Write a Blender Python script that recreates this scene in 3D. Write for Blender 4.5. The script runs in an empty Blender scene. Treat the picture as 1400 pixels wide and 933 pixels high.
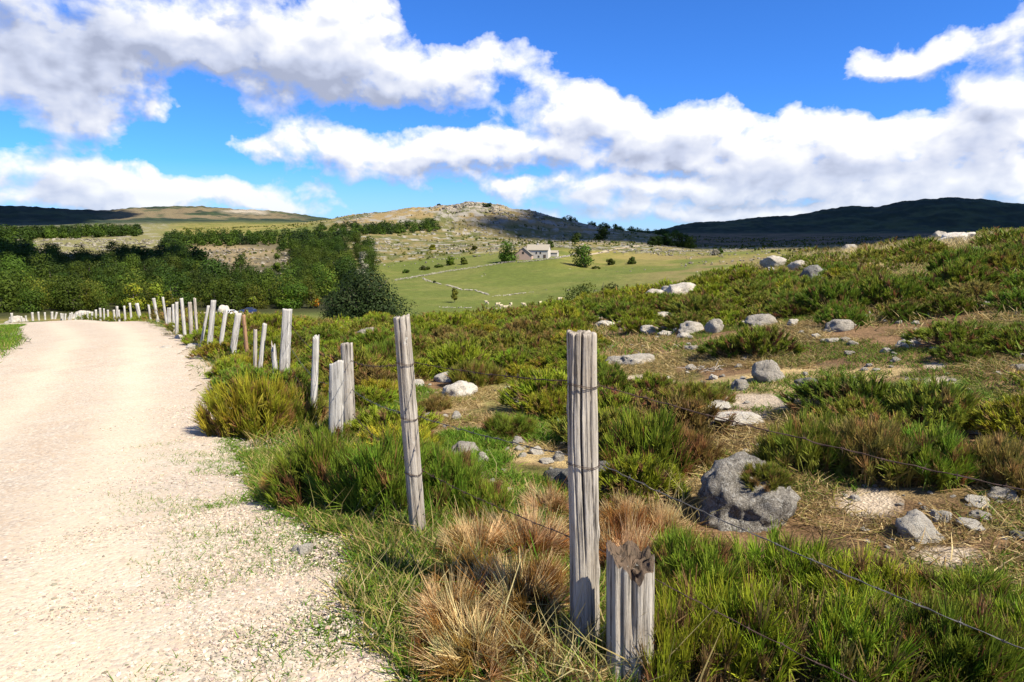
import bpy, math, time
import numpy as np
from mathutils import Vector, Matrix, noise as mnoise

T0 = time.time()
rng = np.random.default_rng(7)
R = math.radians
F = 930.0; CX, CY = 700.0, 466.5; P = R(8.65); CAMZ = 1.65
CP, SP = math.cos(P), math.sin(P)
SUN_AZ, SUN_EL = R(126), R(47)
EXPO = 1.12

scene = bpy.context.scene
col = scene.collection

# ------------------------------------------------------------------ camera geometry helpers
def pix_az(px, py=325.0):
    k = (CY - py) / F
    return math.atan2((px - CX) / F, CP + k * SP)

def pix_tan(px, py):
    """tangent of elevation along the horizontal range for a picture point"""
    k = (CY - py) / F
    return math.cos(pix_az(px, py)) * math.tan(math.atan(k) - P)

def project(x, y, z):
    dz = z - CAMZ
    d = y * CP - dz * SP
    v = y * SP + dz * CP
    d = np.where(d > 0.05, d, 0.05)
    return CX + F * x / d, CY - F * v / d

# ------------------------------------------------------------------ numpy noise
def _hash(xi, yi, s):
    h = (xi * 374761393 + yi * 668265263 + s * 974634777) & 0xffffffff
    h = ((h ^ (h >> 13)) * 1274126177) & 0xffffffff
    return ((h ^ (h >> 16)) & 0xffff) / 65535.0

def vn(x, y, s=0):
    xf = np.floor(x); yf = np.floor(y)
    xi = xf.astype(np.int64); yi = yf.astype(np.int64)
    u = x - xf; v = y - yf
    u = u * u * (3 - 2 * u); v = v * v * (3 - 2 * v)
    a = _hash(xi, yi, s); b = _hash(xi + 1, yi, s); c = _hash(xi, yi + 1, s); d = _hash(xi + 1, yi + 1, s)
    return (a * (1 - u) + b * u) * (1 - v) + (c * (1 - u) + d * u) * v

def fbm(x, y, sc, oc=4, s=0):
    x = np.asarray(x, float); y = np.asarray(y, float)
    t = 0; a = 1; n = 0; fx = x / sc; fy = y / sc
    for o in range(oc):
        t = t + a * vn(fx, fy, s + o * 17); n += a; a *= 0.5
        fx, fy = fx * 1.62 + fy * 1.18 + 3.1, fy * 1.62 - fx * 1.18 + 7.7
    return t / n

def sst(a, b, x):
    t = np.clip((np.asarray(x, float) - a) / (b - a), 0, 1)
    return t * t * (3 - 2 * t)

# ------------------------------------------------------------------ terrain table
# rings round the viewpoint: range in metres, list of (picture column, height z or picture row)
RINGS = [
 (0.3, 'z', [(0, 0), (1400, 0)]),
 (2.6, 'z', [(0, 0), (700, 0), (800, -.03), (1100, -.06), (1400, -.05)]),
 (4.0, 'z', [(0, -.1), (570, -.1), (800, -.18), (1100, -.18), (1400, -.1)]),
 (7.5, 'z', [(0, -.5), (480, -.55), (700, -.5), (900, -.42), (1100, -.1), (1400, .12)]),
 (13, 'z', [(0, -.9), (400, -.95), (560, -.95), (700, -.85), (900, -.42), (1100, .05), (1250, .3), (1400, .55)]),
 (20, 'z', [(0, -1.15), (260, -1.15), (400, -1.25), (560, -1.3), (700, -1.25), (900, -.6), (1000, -.3), (1100, .1), (1250, .55), (1400, .9)]),
 (30, 'z', [(0, -1.85), (230, -1.85), (400, -2.2), (560, -2.3), (700, -2.05), (900, -.95), (1000, -.6), (1100, .0), (1250, .8), (1400, 1.35)]),
 (40, 'z', [(0, -2.65), (210, -2.65), (400, -3.4), (560, -3.5), (700, -3.0), (800, -2.3), (900, -1.55), (1000, -.75), (1100, .12), (1250, .95), (1400, 1.55)]),
 (55, 'z', [(0, -4.1), (100, -4.1), (300, -4.9), (400, -5.6), (500, -5.9), (560, -5.9), (700, -5.4), (800, -4.4), (900, -3.1), (1000, -1.2), (1100, .05), (1250, .85), (1400, 1.6)]),
 (75, 'z', [(0, -6.2), (100, -5.9), (300, -7), (500, -8.4), (700, -8.8), (900, -5.5), (1000, -3.0), (1100, -.8), (1250, .7), (1400, 1.5)]),
 (100, 'z', [(0, -8.4), (71, -8.2), (300, -10.5), (500, -11.8), (700, -12.8), (900, -10), (1000, -7.5), (1100, -4.5), (1250, -1), (1400, .4)]),
 (140, 'z', [(0, -12.5), (300, -14.2), (500, -15.2), (700, -15.8), (900, -14), (1000, -12), (1100, -10), (1250, -7), (1400, -4)]),
 (200, 'y', [(0, 430), (300, 426), (440, 423), (540, 418), (700, 415), (850, 403), (950, 396), (1000, 393), (1200, 380), (1400, 370)]),
 (260, 'y', [(0, 402), (200, 403), (400, 402), (540, 396), (700, 389), (850, 381), (950, 374), (1000, 370), (1200, 362), (1400, 356)]),
 (350, 'y', [(0, 373), (200, 376), (400, 374), (480, 373), (540, 372), (620, 364), (700, 354), (760, 350), (800, 357), (850, 358), (950, 355), (1000, 352), (1100, 348), (1400, 344)]),
 (450, 'y', [(0, 350), (200, 354), (300, 355), (400, 350), (480, 344), (560, 345), (640, 340), (700, 336), (760, 334), (850, 338), (950, 342), (1000, 342), (1100, 340), (1400, 337)]),
 (600, 'y', [(0, 331), (100, 330), (200, 330), (250, 328), (320, 326), (400, 326), (500, 319), (560, 322), (640, 325), (740, 329), (850, 327), (950, 335), (1000, 337), (1200, 334), (1400, 332)]),
 (900, 'y', [(0, 320), (100, 318), (200, 312), (300, 313), (400, 307), (450, 300), (475, 296), (500, 293), (530, 291), (560, 287), (580, 286), (600, 284), (620, 283), (640, 279), (655, 280), (668, 281), (685, 283), (700, 288), (725, 290), (750, 297), (775, 302), (800, 307), (850, 316), (900, 321), (1000, 327), (1200, 325), (1400, 324)]),
 (1300, 'y', [(0, 318), (200, 313), (300, 311), (400, 308), (450, 304), (500, 303), (750, 306), (850, 319), (1000, 322), (1400, 321)]),
 (2000, 'y', [(0, 306), (100, 304), (200, 300), (300, 300), (440, 303), (640, 312), (850, 319), (1000, 318), (1400, 317)]),
 (3000, 'y', [(-400, 290), (0, 283.5), (40, 284), (80, 286.5), (145, 290), (190, 286), (235, 284), (270, 284), (320, 288), (370, 290), (410, 295), (440, 299), (500, 308), (640, 315), (850, 319), (890, 317), (909, 314), (948, 305), (999, 303), (1038, 298), (1085, 295.7), (1125, 288), (1156, 283), (1196, 284.6), (1227, 277.5), (1262, 273.6), (1302, 271.6), (1341, 274), (1372, 279), (1400, 281), (1600, 290), (1900, 300)]),
 (4200, 'y', [(0, 300), (440, 312), (850, 322), (1400, 300)]),
 (7500, 'y', [(0, 323), (1400, 323)]),
]
NAZ = 2881
AZG = np.linspace(-math.pi, math.pi, NAZ)
def ring_row(rr, mode, pts):
    az = np.array([pix_az(p) for p, _ in pts]); v = []
    for (p, val) in pts:
        if mode == 'z': v.append(val)
        else:
            a = pix_az(p); v.append(CAMZ + rr * math.cos(a) * math.tan(math.atan((CY - val) / F) - P))
    row = np.interp(AZG, az, np.array(v))
    w = max(1, int((0.022 if rr < 650 else 0.006) / (AZG[1] - AZG[0])))
    k = np.hanning(2 * w + 3); k /= k.sum()
    return np.convolve(np.pad(row, w + 1, mode='wrap'), k, mode='valid')
TAB = np.array([ring_row(*r) for r in RINGS])
LR = np.log(np.array([r[0] for r in RINGS]))
NR = 1100
LRG = np.linspace(LR[0], LR[-1], NR)
def pchip(x, Y, xq):
    h = np.diff(x)[:, None]; d = np.diff(Y, axis=0) / h
    m = np.zeros_like(Y)
    w1 = 2 * h[1:] + h[:-1]; w2 = h[1:] + 2 * h[:-1]
    ok = d[:-1] * d[1:] > 0
    with np.errstate(divide='ignore', invalid='ignore'):
        mm = (w1 + w2) / (w1 / d[:-1] + w2 / d[1:])
    m[1:-1] = np.where(ok, mm, 0); m[0] = d[0]; m[-1] = d[-1]
    i = np.clip(np.searchsorted(x, xq) - 1, 0, len(x) - 2)
    t = ((xq - x[i]) / (x[i + 1] - x[i]))[:, None]; H = (x[i + 1] - x[i])[:, None]
    return ((1 + 2 * t) * (1 - t) ** 2 * Y[i] + t * (1 - t) ** 2 * H * m[i] + t * t * (3 - 2 * t) * Y[i + 1] + t * t * (t - 1) * H * m[i + 1])
ZT = pchip(LR, TAB, LRG)                                  # [NR, NAZ]

def H0(x, y):
    x = np.asarray(x, float); y = np.asarray(y, float)
    r = np.hypot(x, y); a = np.arctan2(x, y)
    u = (a + math.pi) / (2 * math.pi) * (NAZ - 1)
    v = np.clip((np.log(np.maximum(r, 0.3)) - LRG[0]) / (LRG[-1] - LRG[0]), 0, 1) * (NR - 1)
    i = np.clip(u.astype(int), 0, NAZ - 2); j = np.clip(v.astype(int), 0, NR - 2)
    fu = u - i; fv = v - j
    return (ZT[j, i] * (1 - fu) + ZT[j, i + 1] * fu) * (1 - fv) + (ZT[j + 1, i] * (1 - fu) + ZT[j + 1, i + 1] * fu) * fv

# ------------------------------------------------------------------ road and fence lines
EDGE_R = np.array([(7, -14), (4, -7), (1.6, -2), (.62, .2), (0, 1.45), (-.50, 2.33), (-.885, 2.98), (-2.6, 6.0), (-5.4, 11.5), (-8.4, 17), (-11.6, 22.6), (-18.4, 33.4), (-28.6, 49), (-41, 63), (-56, 76), (-76, 88)], float)
def polyline(pts, step):
    d = np.r_[0, np.cumsum(np.hypot(*np.diff(pts, axis=0).T))]
    s = np.arange(0, d[-1], step)
    q = np.c_[np.interp(s, d, pts[:, 0]), np.interp(s, d, pts[:, 1])]
    w = max(1, int(1.2 / step)); k = np.hanning(2 * w + 3); k /= k.sum()
    for c in range(2):
        e = np.r_[q[0, c] + (q[1, c] - q[0, c]) * np.arange(-(w + 1), 0), q[:, c], q[-1, c] + (q[-1, c] - q[-2, c]) * np.arange(1, w + 2)]
        q[:, c] = np.convolve(e, k, mode='valid')
    return q, s
ERL, ERS = polyline(EDGE_R, 0.1)
tang = np.gradient(ERL, axis=0); tang /= np.linalg.norm(tang, axis=1)[:, None]
ENORM = np.c_[-tang[:, 1], tang[:, 0]]                     # points to the left (onto the road)
EW = np.interp(np.hypot(ERL[:, 0], ERL[:, 1]), [0, 12, 25, 40, 60, 100], [4.2, 3.5, 3.8, 5.0, 5.5, 5.5])
def road_coords(x, y):
    """signed distance from the right edge of the road (positive on the road) and width there"""
    x = np.asarray(x, float).ravel(); y = np.asarray(y, float).ravel()
    P5 = ERL[::5]; N5 = ENORM[::5]; W5 = EW[::5]
    out = np.full(x.shape, -99.0); wd = np.full(x.shape, 4.0)
    sel = np.where((np.hypot(x, y) < 130) & (x < 14))[0]
    for c in range(0, len(sel), 20000):
        s = sel[c:c + 20000]
        d2 = (x[s, None] - P5[None, :, 0]) ** 2 + (y[s, None] - P5[None, :, 1]) ** 2
        i = d2.argmin(1)
        out[s] = (x[s] - P5[i, 0]) * N5[i, 0] + (y[s] - P5[i, 1]) * N5[i, 1]
        far = np.sqrt(d2[np.arange(len(s)), i]) > np.abs(out[s]) + 2
        out[s] = np.where(far, -99, out[s]); wd[s] = W5[i]
    return out, wd
def road_dist(x, y):
    """distance to the road surface, 0 on it"""
    t, w = road_coords(x, y)
    return np.maximum(np.maximum(-t, t - w), 0)

FENCE = np.array([(3.6, -.2), (1.95, 1.7), (.27, 2.55), (-.55, 3.74), (-1.8, 7.3), (-4.05, 12.35), (-7.3, 16.5), (-9, 18.9), (-17.1, 32.8), (-27.6, 48.7), (-52, 77), (-72, 92)])
def fence_x(y): return np.interp(y, FENCE[:, 1], FENCE[:, 0])

def detail(x, y):
    r = np.hypot(x, y)
    n = (fbm(x, y, 1.3, 4, 5) - .5) * .13 * sst(1.5, 6, r) + (fbm(x, y, 7, 3, 9) - .5) * .5 * sst(10, 40, r)
    n = n + (fbm(x, y, 40, 4, 21) - .5) * 3 * sst(230, 600, r)
    return n
def bank(x, y):
    # small bank that drops towards the fence on the right
    return 0
def H(x, y):
    x = np.asarray(x, float); y = np.asarray(y, float); sh = x.shape
    m = sst(0.0, 1.6, road_dist(x, y)).reshape(sh)
    return H0(x, y) + detail(x, y) * m

RS = np.exp(np.linspace(math.log(1.2), math.log(5200), 1500))
def hit(px, py):
    a = pix_az(px, py); t = pix_tan(px, py)
    x = RS * math.sin(a); y = RS * math.cos(a)
    g = H(x, y); zr = CAMZ + RS * t
    w = np.where(zr < g)[0]
    i = w[0] if len(w) else len(RS) - 1
    i = max(i, 1)
    e0 = zr[i - 1] - g[i - 1]; e1 = zr[i] - g[i]
    f = e0 / (e0 - e1) if e0 != e1 else 0
    r = RS[i - 1] + (RS[i] - RS[i - 1]) * f
    return np.array([r * math.sin(a), r * math.cos(a), float(H(np.array([r * math.sin(a)]), np.array([r * math.cos(a)]))[0])])
def at_range(px, py, r):
    a = pix_az(px, py)
    x, y = r * math.sin(a), r * math.cos(a)
    return np.array([x, y, float(H(np.array([x]), np.array([y]))[0])])
def ray_at(px, py, r):
    a = pix_az(px, py)
    return np.array([r * math.sin(a), r * math.cos(a), CAMZ + r * pix_tan(px, py)])
def depth(p): return p[1] * CP - (p[2] - CAMZ) * SP

# ------------------------------------------------------------------ mesh helpers
def mesh(name, V, faces, cols=None, mats=(), smooth=False, fmat=None, extra=None):
    V = np.asarray(V, np.float32); me = bpy.data.meshes.new(name)
    if not isinstance(faces, list): faces = [faces]
    faces = [np.asarray(f, np.int32) for f in faces if len(f)]
    me.vertices.add(len(V)); me.vertices.foreach_set('co', V.ravel())
    nl = sum(f.size for f in faces); npol = sum(len(f) for f in faces)
    me.loops.add(nl); me.polygons.add(npol)
    me.loops.foreach_set('vertex_index', np.concatenate([f.ravel() for f in faces]))
    tot = np.concatenate([np.full(len(f), f.shape[1], np.int32) for f in faces])
    me.polygons.foreach_set('loop_start', np.r_[0, np.cumsum(tot)[:-1]].astype(np.int32))
    me.polygons.foreach_set('loop_total', tot)
    me.polygons.foreach_set('use_smooth', np.full(npol, bool(smooth)))
    for m in (mats if isinstance(mats, (list, tuple)) else [mats]): me.materials.append(m)
    if fmat is not None: me.polygons.foreach_set('material_index', np.asarray(fmat, np.int32))
    if cols is not None:
        ca = me.color_attributes.new('Col', 'FLOAT_COLOR', 'POINT')
        c = np.ones((len(V), 4), np.float32); c[:, :cols.shape[1]] = cols
        ca.data.foreach_set('color', c.ravel())
    for k, v in (extra or {}).items():
        at = me.attributes.new(k, 'FLOAT', 'POINT'); at.data.foreach_set('value', np.asarray(v, np.float32))
    me.update(calc_edges=True); me.validate()
    return me

def link(name, me, label=None, cat=None, group=None, kind=None, parent=None, loc=(0, 0, 0), rot=(0, 0, 0), scale=(1, 1, 1)):
    o = bpy.data.objects.new(name, me); col.objects.link(o)
    o.location = [float(v) for v in loc]; o.rotation_euler = rot
    o.scale = (scale,) * 3 if isinstance(scale, (int, float)) else [float(v) for v in scale]
    if label: o['label'] = label
    if cat: o['category'] = cat
    if group: o['group'] = group
    if kind: o['kind'] = kind
    if parent: o.parent = parent
    return o

class Acc:
    """collects pieces for one mesh"""
    def __init__(s): s.V = []; s.Q = []; s.T = []; s.C = []; s.n = 0
    def add(s, V, F_, C=None):
        V = np.asarray(V, float); s.V.append(V)
        F_ = np.asarray(F_, int)
        (s.Q if F_.shape[1] == 4 else s.T).append(F_ + s.n); s.n += len(V)
        s.C.append(np.tile(np.asarray(C if C is not None else (.5, .5, .5), float), (len(V), 1)) if C is None or np.ndim(C) == 1 else C)
    def build(s, name, mats, smooth=False):
        fs = []
        if s.Q: fs.append(np.concatenate(s.Q))
        if s.T: fs.append(np.concatenate(s.T))
        return mesh(name, np.concatenate(s.V), fs, np.concatenate(s.C), mats, smooth)

def unit(v): return v / np.maximum(np.linalg.norm(v, axis=-1, keepdims=True), 1e-9)

def blades(P0, D, L, W, bend, c0, c1, g, taper=.25, cm=None, face=None):
    """thin curved ribbons: 3 pairs of vertices, two quads each"""
    n = len(P0); L = np.broadcast_to(L, n)[:, None]; W = np.broadcast_to(W, n)[:, None]
    side = unit(np.cross(D, g.normal(size=(n, 3)) * (1 if face is None else .45) + (0 if face is None else face)))
    V = np.empty((n, 6, 3)); C = np.empty((n, 6, 3))
    cmid = (c0 + c1) / 2 if cm is None else cm
    for i, (t, w, c) in enumerate(((0, .7, c0), (.5, 1, cmid), (1, taper, c1))):
        p = P0 + D * L * t + bend * L * t * t
        V[:, 2 * i] = p - side * W * w / 2; V[:, 2 * i + 1] = p + side * W * w / 2
        C[:, 2 * i] = c; C[:, 2 * i + 1] = c
    b = (np.arange(n) * 6)[:, None]
    Q = np.concatenate([b + np.array([[0, 1, 3, 2]]), b + np.array([[2, 3, 5, 4]])])
    return V.reshape(-1, 3), Q, C.reshape(-1, 3)

def tube(pts, rad, sides=8, cap=True):
    pts = np.asarray(pts, float); n = len(pts); rad = np.broadcast_to(np.asarray(rad, float), n)
    tg = unit(np.gradient(pts, axis=0)); up = np.array([0.13, 0.31, 1.0])
    if abs(np.dot(tg[0], unit(up))) > .95: up = np.array([1.0, .2, .1])
    a = unit(np.cross(tg, up)); b = np.cross(tg, a)
    th = np.arange(sides) / sides * 2 * math.pi
    V = pts[:, None] + rad[:, None, None] * (np.cos(th)[None, :, None] * a[:, None] + np.sin(th)[None, :, None] * b[:, None])
    i = np.arange(n - 1)[:, None] * sides; j = np.arange(sides)[None]; k = (j + 1) % sides
    Q = np.stack([i + j, i + k, i + sides + k, i + sides + j], -1).reshape(-1, 4)
    V = V.reshape(-1, 3)
    return V, Q

# ------------------------------------------------------------------ materials
def newmat(name):
    m = bpy.data.materials.new(name); m.use_nodes = True
    nt = m.node_tree; nt.nodes.clear()
    out = nt.nodes.new('ShaderNodeOutputMaterial')
    return m, nt, out
class N:
    def __init__(s, nt): s.nt = nt
    def __call__(s, typ, ins=None, **kw):
        n = s.nt.nodes.new('ShaderNode' + typ)
        for k, v in kw.items(): setattr(n, k, v)
        for k, v in (ins or {}).items():
            if hasattr(v, 'is_output') or isinstance(v, bpy.types.NodeSocket): s.nt.links.new(v, n.inputs[k])
            else: n.inputs[k].default_value = v
        return n
    def math(s, op, a, b=None, c=None, clamp=False):
        n = s.nt.nodes.new('ShaderNodeMath'); n.operation = op; n.use_clamp = clamp
        for i, v in enumerate((a, b, c)):
            if v is None: continue
            if isinstance(v, bpy.types.NodeSocket): s.nt.links.new(v, n.inputs[i])
            else: n.inputs[i].default_value = v
        return n.outputs[0]
    def mix(s, fac, a, b, blend='MIX'):
        n = s.nt.nodes.new('ShaderNodeMix'); n.data_type = 'RGBA'; n.blend_type = blend
        for key, v in ((0, fac), (6, a), (7, b)):
            if isinstance(v, bpy.types.NodeSocket): s.nt.links.new(v, n.inputs[key])
            else: n.inputs[key].default_value = v if key == 0 else (*v, 1) if len(v) == 3 else v
        return n.outputs[2]
    def ramp(s, fac, stops):
        n = s.nt.nodes.new('ShaderNodeValToRGB'); s.nt.links.new(fac, n.inputs[0])
        e = n.color_ramp.elements
        while len(e) < len(stops): e.new(0.5)
        for q, (p, c) in zip(e, stops):
            q.position = p; q.color = (*c, 1) if not isinstance(c, (int, float)) else (c, c, c, 1)
        return n.outputs[0]

def foliage_mat(name, transl=.25, rough=.6, spec=.25, hv=.03, vv=.35, noise_scale=0):
    m, nt, out = newmat(name); n = N(nt)
    c = n('VertexColor', layer_name='Col').outputs[0]
    rnd = n('ObjectInfo').outputs['Random']
    v = n.math('MULTIPLY_ADD', rnd, vv, 1 - vv / 2)
    h = n.math('MULTIPLY_ADD', n.math('FRACT', n.math('MULTIPLY', rnd, 7.31)), hv, .5 - hv / 2)
    hs = n('HueSaturation', {'Hue': h, 'Value': v, 'Color': c}).outputs[0]
    b = n('BsdfPrincipled', {'Base Color': hs, 'Roughness': rough, 'Specular IOR Level': spec})
    t = n('BsdfTranslucent', {'Color': hs})
    mx = n('MixShader', {0: transl, 1: b.outputs[0], 2: t.outputs[0]})
    nt.links.new(mx.outputs[0], out.inputs[0]); return m
M_LEAF = foliage_mat('leaf', .24, .6, .1, .04, .6); M_TWIG = foliage_mat('broom_twig', .24, .6, .14, .035, .35)
M_GRASS = foliage_mat('grass_blade', .32, .6, .12, 0, 0)
M_STEM = foliage_mat('woody_stem', 0, .85, .1, .02, .3)

def rock_mat(name, light, dark, lichen, sc=1.0):
    m, nt, out = newmat(name); n = N(nt)
    co = n('TexCoord').outputs['Object']
    rnd = n('ObjectInfo').outputs['Random']
    off = n('VectorMath', {0: co, 1: (1, 1, 1)}, operation='MULTIPLY')
    cx = n('CombineXYZ', {0: n.math('MULTIPLY', rnd, 37.0), 1: n.math('MULTIPLY', rnd, 11.0)})
    co = n('VectorMath', {0: off.outputs[0], 1: cx.outputs[0]}, operation='ADD').outputs[0]
    n1 = n('TexNoise', {'Vector': co, 'Scale': 2.2 * sc, 'Detail': 8, 'Roughness': .65}).outputs[0]
    n2 = n('TexNoise', {'Vector': co, 'Scale': 26 * sc, 'Detail': 4, 'Roughness': .7}).outputs[0]
    n3 = n('TexNoise', {'Vector': co, 'Scale': 7 * sc, 'Detail': 6, 'Roughness': .7}).outputs[0]
    a = n.mix(n.ramp(n1, [(.35, 0), (.65, 1)]), dark, light)
    a = n.mix(n.ramp(n3, [(.52, 0), (.6, .75)]), a, lichen)
    a = n.mix(n.ramp(n2, [(.36, .75), (.44, 0)]), a, tuple(.3 * v for v in dark))
    a = n.mix(n.ramp(n2, [(.57, 0), (.63, .7)]), a, (.46, .43, .38))
    a = n('HueSaturation', {'Value': n.math('MULTIPLY_ADD', rnd, .35, .82), 'Color': a}).outputs[0]
    hgt = n.math('ADD', n.math('MULTIPLY', n2, .35), n3)
    bp = n('Bump', {'Height': hgt, 'Strength': .8, 'Distance': .08})
    b = n('BsdfPrincipled', {'Base Color': a, 'Roughness': .9, 'Specular IOR Level': .15, 'Normal': bp.outputs[0]})
    nt.links.new(b.outputs[0], out.inputs[0]); return m
M_ROCK = rock_mat('granite', (.44, .40, .34), (.26, .23, .19), (.24, .225, .185))
M_ROCKD = rock_mat('dark_granite', (.15, .145, .13), (.07, .068, .062), (.2, .2, .185))
M_PALE = rock_mat('pale_stone', (.56, .52, .45), (.40, .355, .29), (.48, .455, .40))

def wood_mat(name, light, mid, dark, warm=(.16, .11, .07)):
    m, nt, out = newmat(name); n = N(nt)
    co = n('TexCoord').outputs['Object']; rnd = n('ObjectInfo').outputs['Random']
    co = n('VectorMath', {0: co, 1: n('CombineXYZ', {2: n.math('MULTIPLY', rnd, 50)}).outputs[0]}, operation='ADD').outputs[0]
    s1 = n('VectorMath', {0: co, 1: (70, 70, 2.2)}, operation='MULTIPLY').outputs[0]
    s2 = n('VectorMath', {0: co, 1: (26, 26, 1.6)}, operation='MULTIPLY').outputs[0]
    g1 = n('TexNoise', {'Vector': s1, 'Scale': 1, 'Detail': 6, 'Roughness': .7}).outputs[0]
    g2 = n('TexNoise', {'Vector': s2, 'Scale': 1, 'Detail': 5, 'Roughness': .6, 'Distortion': .4}).outputs[0]
    g3 = n('TexNoise', {'Vector': co, 'Scale': 4.5, 'Detail': 5}).outputs[0]
    a = n.mix(n.ramp(g2, [(.33, 0), (.62, 1)]), mid, light)
    a = n.mix(n.ramp(g3, [(.5, 0), (.72, .5)]), a, warm)
    a = n.mix(n.ramp(g1, [(.37, .95), (.48, 0)]), a, dark)
    lich = n('TexNoise', {'Vector': co, 'Scale': 16, 'Detail': 5, 'Roughness': .7}).outputs[0]
    a = n.mix(n.ramp(lich, [(.64, 0), (.68, .5)]), a, (.46, .46, .42))
    hgt = n.math('ADD', g1, n.math('MULTIPLY', g2, 1.4))
    bp = n('Bump', {'Height': hgt, 'Strength': .9, 'Distance': .012})
    b = n('BsdfPrincipled', {'Base Color': a, 'Roughness': .85, 'Specular IOR Level': .2, 'Normal': bp.outputs[0]})
    nt.links.new(b.outputs[0], out.inputs[0]); return m
M_WOOD = wood_mat('weathered_wood', (.42, .38, .325), (.24, .21, .175), (.03, .025, .02))
M_WOODP = wood_mat('bleached_wood', (.46, .44, .40), (.32, .30, .27), (.07, .062, .054), (.28, .25, .21))
M_WOODB = wood_mat('rusty_brown_wood', (.34, .2, .11), (.22, .12, .07), (.07, .04, .025))
M_ROT = wood_mat('rotten_wood', (.13, .09, .06), (.07, .05, .035), (.02, .015, .01), (.09, .09, .05))

def plain(name, c, rough=.6, metal=0, spec=.4, nz=0, nsc=20, bump=0):
    m, nt, out = newmat(name); n = N(nt)
    b = n('BsdfPrincipled', {'Base Color': (*c, 1), 'Roughness': rough, 'Metallic': metal, 'Specular IOR Level': spec})
    if nz:
        t = n('TexNoise', {'Vector': n('TexCoord').outputs['Object'], 'Scale': nsc, 'Detail': 6, 'Roughness': .7}).outputs[0]
        nt.links.new(n.mix(t, tuple(v * (1 - nz) for v in c), tuple(min(1, v * (1 + nz)) for v in c)), b.inputs['Base Color'])
        if bump:
            nt.links.new(n('Bump', {'Height': t, 'Strength': .6, 'Distance': bump}).outputs[0], b.inputs['Normal'])
    nt.links.new(b.outputs[0], out.inputs[0]); return m
M_WIRE = plain('rusty_wire', (.055, .032, .024), .7, .3, .4, .5, 60)
M_WIREG = plain('grey_wire', (.085, .08, .078), .5, .6, .5, .4, 60)

# ground: zone colours come per vertex (soil, turf, meadow ...), grain and bump come from noise here
def ground_mat():
    m, nt, out = newmat('ground_soil'); n = N(nt)
    c = n('VertexColor', layer_name='Col').outputs[0]
    g = n('Attribute', attribute_name='gravel').outputs['Fac']
    co = n('TexCoord').outputs['Object']
    f1 = n('TexNoise', {'Vector': co, 'Scale': 5, 'Detail': 9, 'Roughness': .72}).outputs[0]
    f2 = n('TexNoise', {'Vector': co, 'Scale': .35, 'Detail': 8, 'Roughness': .7}).outputs[0]
    f0 = n('TexNoise', {'Vector': co, 'Scale': 38, 'Detail': 5, 'Roughness': .7}).outputs[0]
    v = n.math('MULTIPLY', n.math('MULTIPLY', n.math('MULTIPLY_ADD', f0, 2.4, -.2), n.math('MULTIPLY_ADD', f1, 2.4, -.2)), n.math('MULTIPLY_ADD', f2, 1.2, .4))
    a = n('VectorMath', {0: c, 'Scale': v}, operation='SCALE').outputs[0]
    vo = n('TexVoronoi', {'Vector': co, 'Scale': 55}); 
    gc = n.mix(n('SeparateColor', {0: vo.outputs['Color']}).outputs[0], (.28, .22, .16), (.5, .43, .34))
    a = n.mix(n.math('MULTIPLY', g, .85), a, gc)
    bp = n('Bump', {'Height': n.math('ADD', f1, n.math('MULTIPLY', vo.outputs['Distance'], .3)), 'Strength': .6, 'Distance': .06})
    b = n('BsdfPrincipled', {'Base Color': a, 'Roughness': .95, 'Specular IOR Level': .08, 'Normal': bp.outputs[0]})
    nt.links.new(b.outputs[0], out.inputs[0]); return m
M_GROUND = ground_mat()
def road_mat():
    m, nt, out = newmat('gravel_road'); n = N(nt)
    co = n('TexCoord').outputs['Object']
    trk = n('Attribute', attribute_name='track').outputs['Fac']
    f1 = n('TexNoise', {'Vector': co, 'Scale': .55, 'Detail': 7, 'Roughness': .65}).outputs[0]
    f2 = n('TexNoise', {'Vector': co, 'Scale': 34, 'Detail': 6, 'Roughness': .75}).outputs[0]
    f3 = n('TexNoise', {'Vector': co, 'Scale': 3.0, 'Detail': 7, 'Roughness': .7}).outputs[0]
    vo = n('TexVoronoi', {'Vector': co, 'Scale': 48, 'Randomness': 1})
    vb = n('TexVoronoi', {'Vector': co, 'Scale': 110, 'Randomness': 1})
    rc = n('SeparateColor', {0: vo.outputs['Color']})
    a = n.mix(n.ramp(f1, [(.36, 0), (.66, 1)]), (.375, .292, .212), (.43, .35, .262))
    a = n.mix(n.math('MULTIPLY', n.ramp(f3, [(.45, 0), (.65, 1)]), .5), a, (.40, .365, .31))
    a = n.mix(n.math('MULTIPLY', trk, .6), a, (.55, .46, .34))
    st = n.mix(rc.outputs[1], (.22, .19, .165), (.62, .55, .45))
    a = n.mix(n.math('MULTIPLY', n.ramp(rc.outputs[0], [(.45, 0), (.6, .62)]), n.math('MULTIPLY_ADD', trk, -.45, 1)), a, st)
    a = n.mix(n.ramp(f2, [(.33, .7), (.45, 0)]), a, (.17, .14, .12))
    hgt = n.math('ADD', n.math('MULTIPLY', vo.outputs['Distance'], -.7), n.math('ADD', n.math('MULTIPLY', f2, .6), n.math('MULTIPLY', vb.outputs['Distance'], -.3)))
    bp = n('Bump', {'Height': hgt, 'Strength': .5, 'Distance': .009})
    b = n('BsdfPrincipled', {'Base Color': a, 'Roughness': .95, 'Specular IOR Level': .1, 'Normal': bp.outputs[0]})
    nt.links.new(b.outputs[0], out.inputs[0]); return m
M_ROAD = road_mat()

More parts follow.
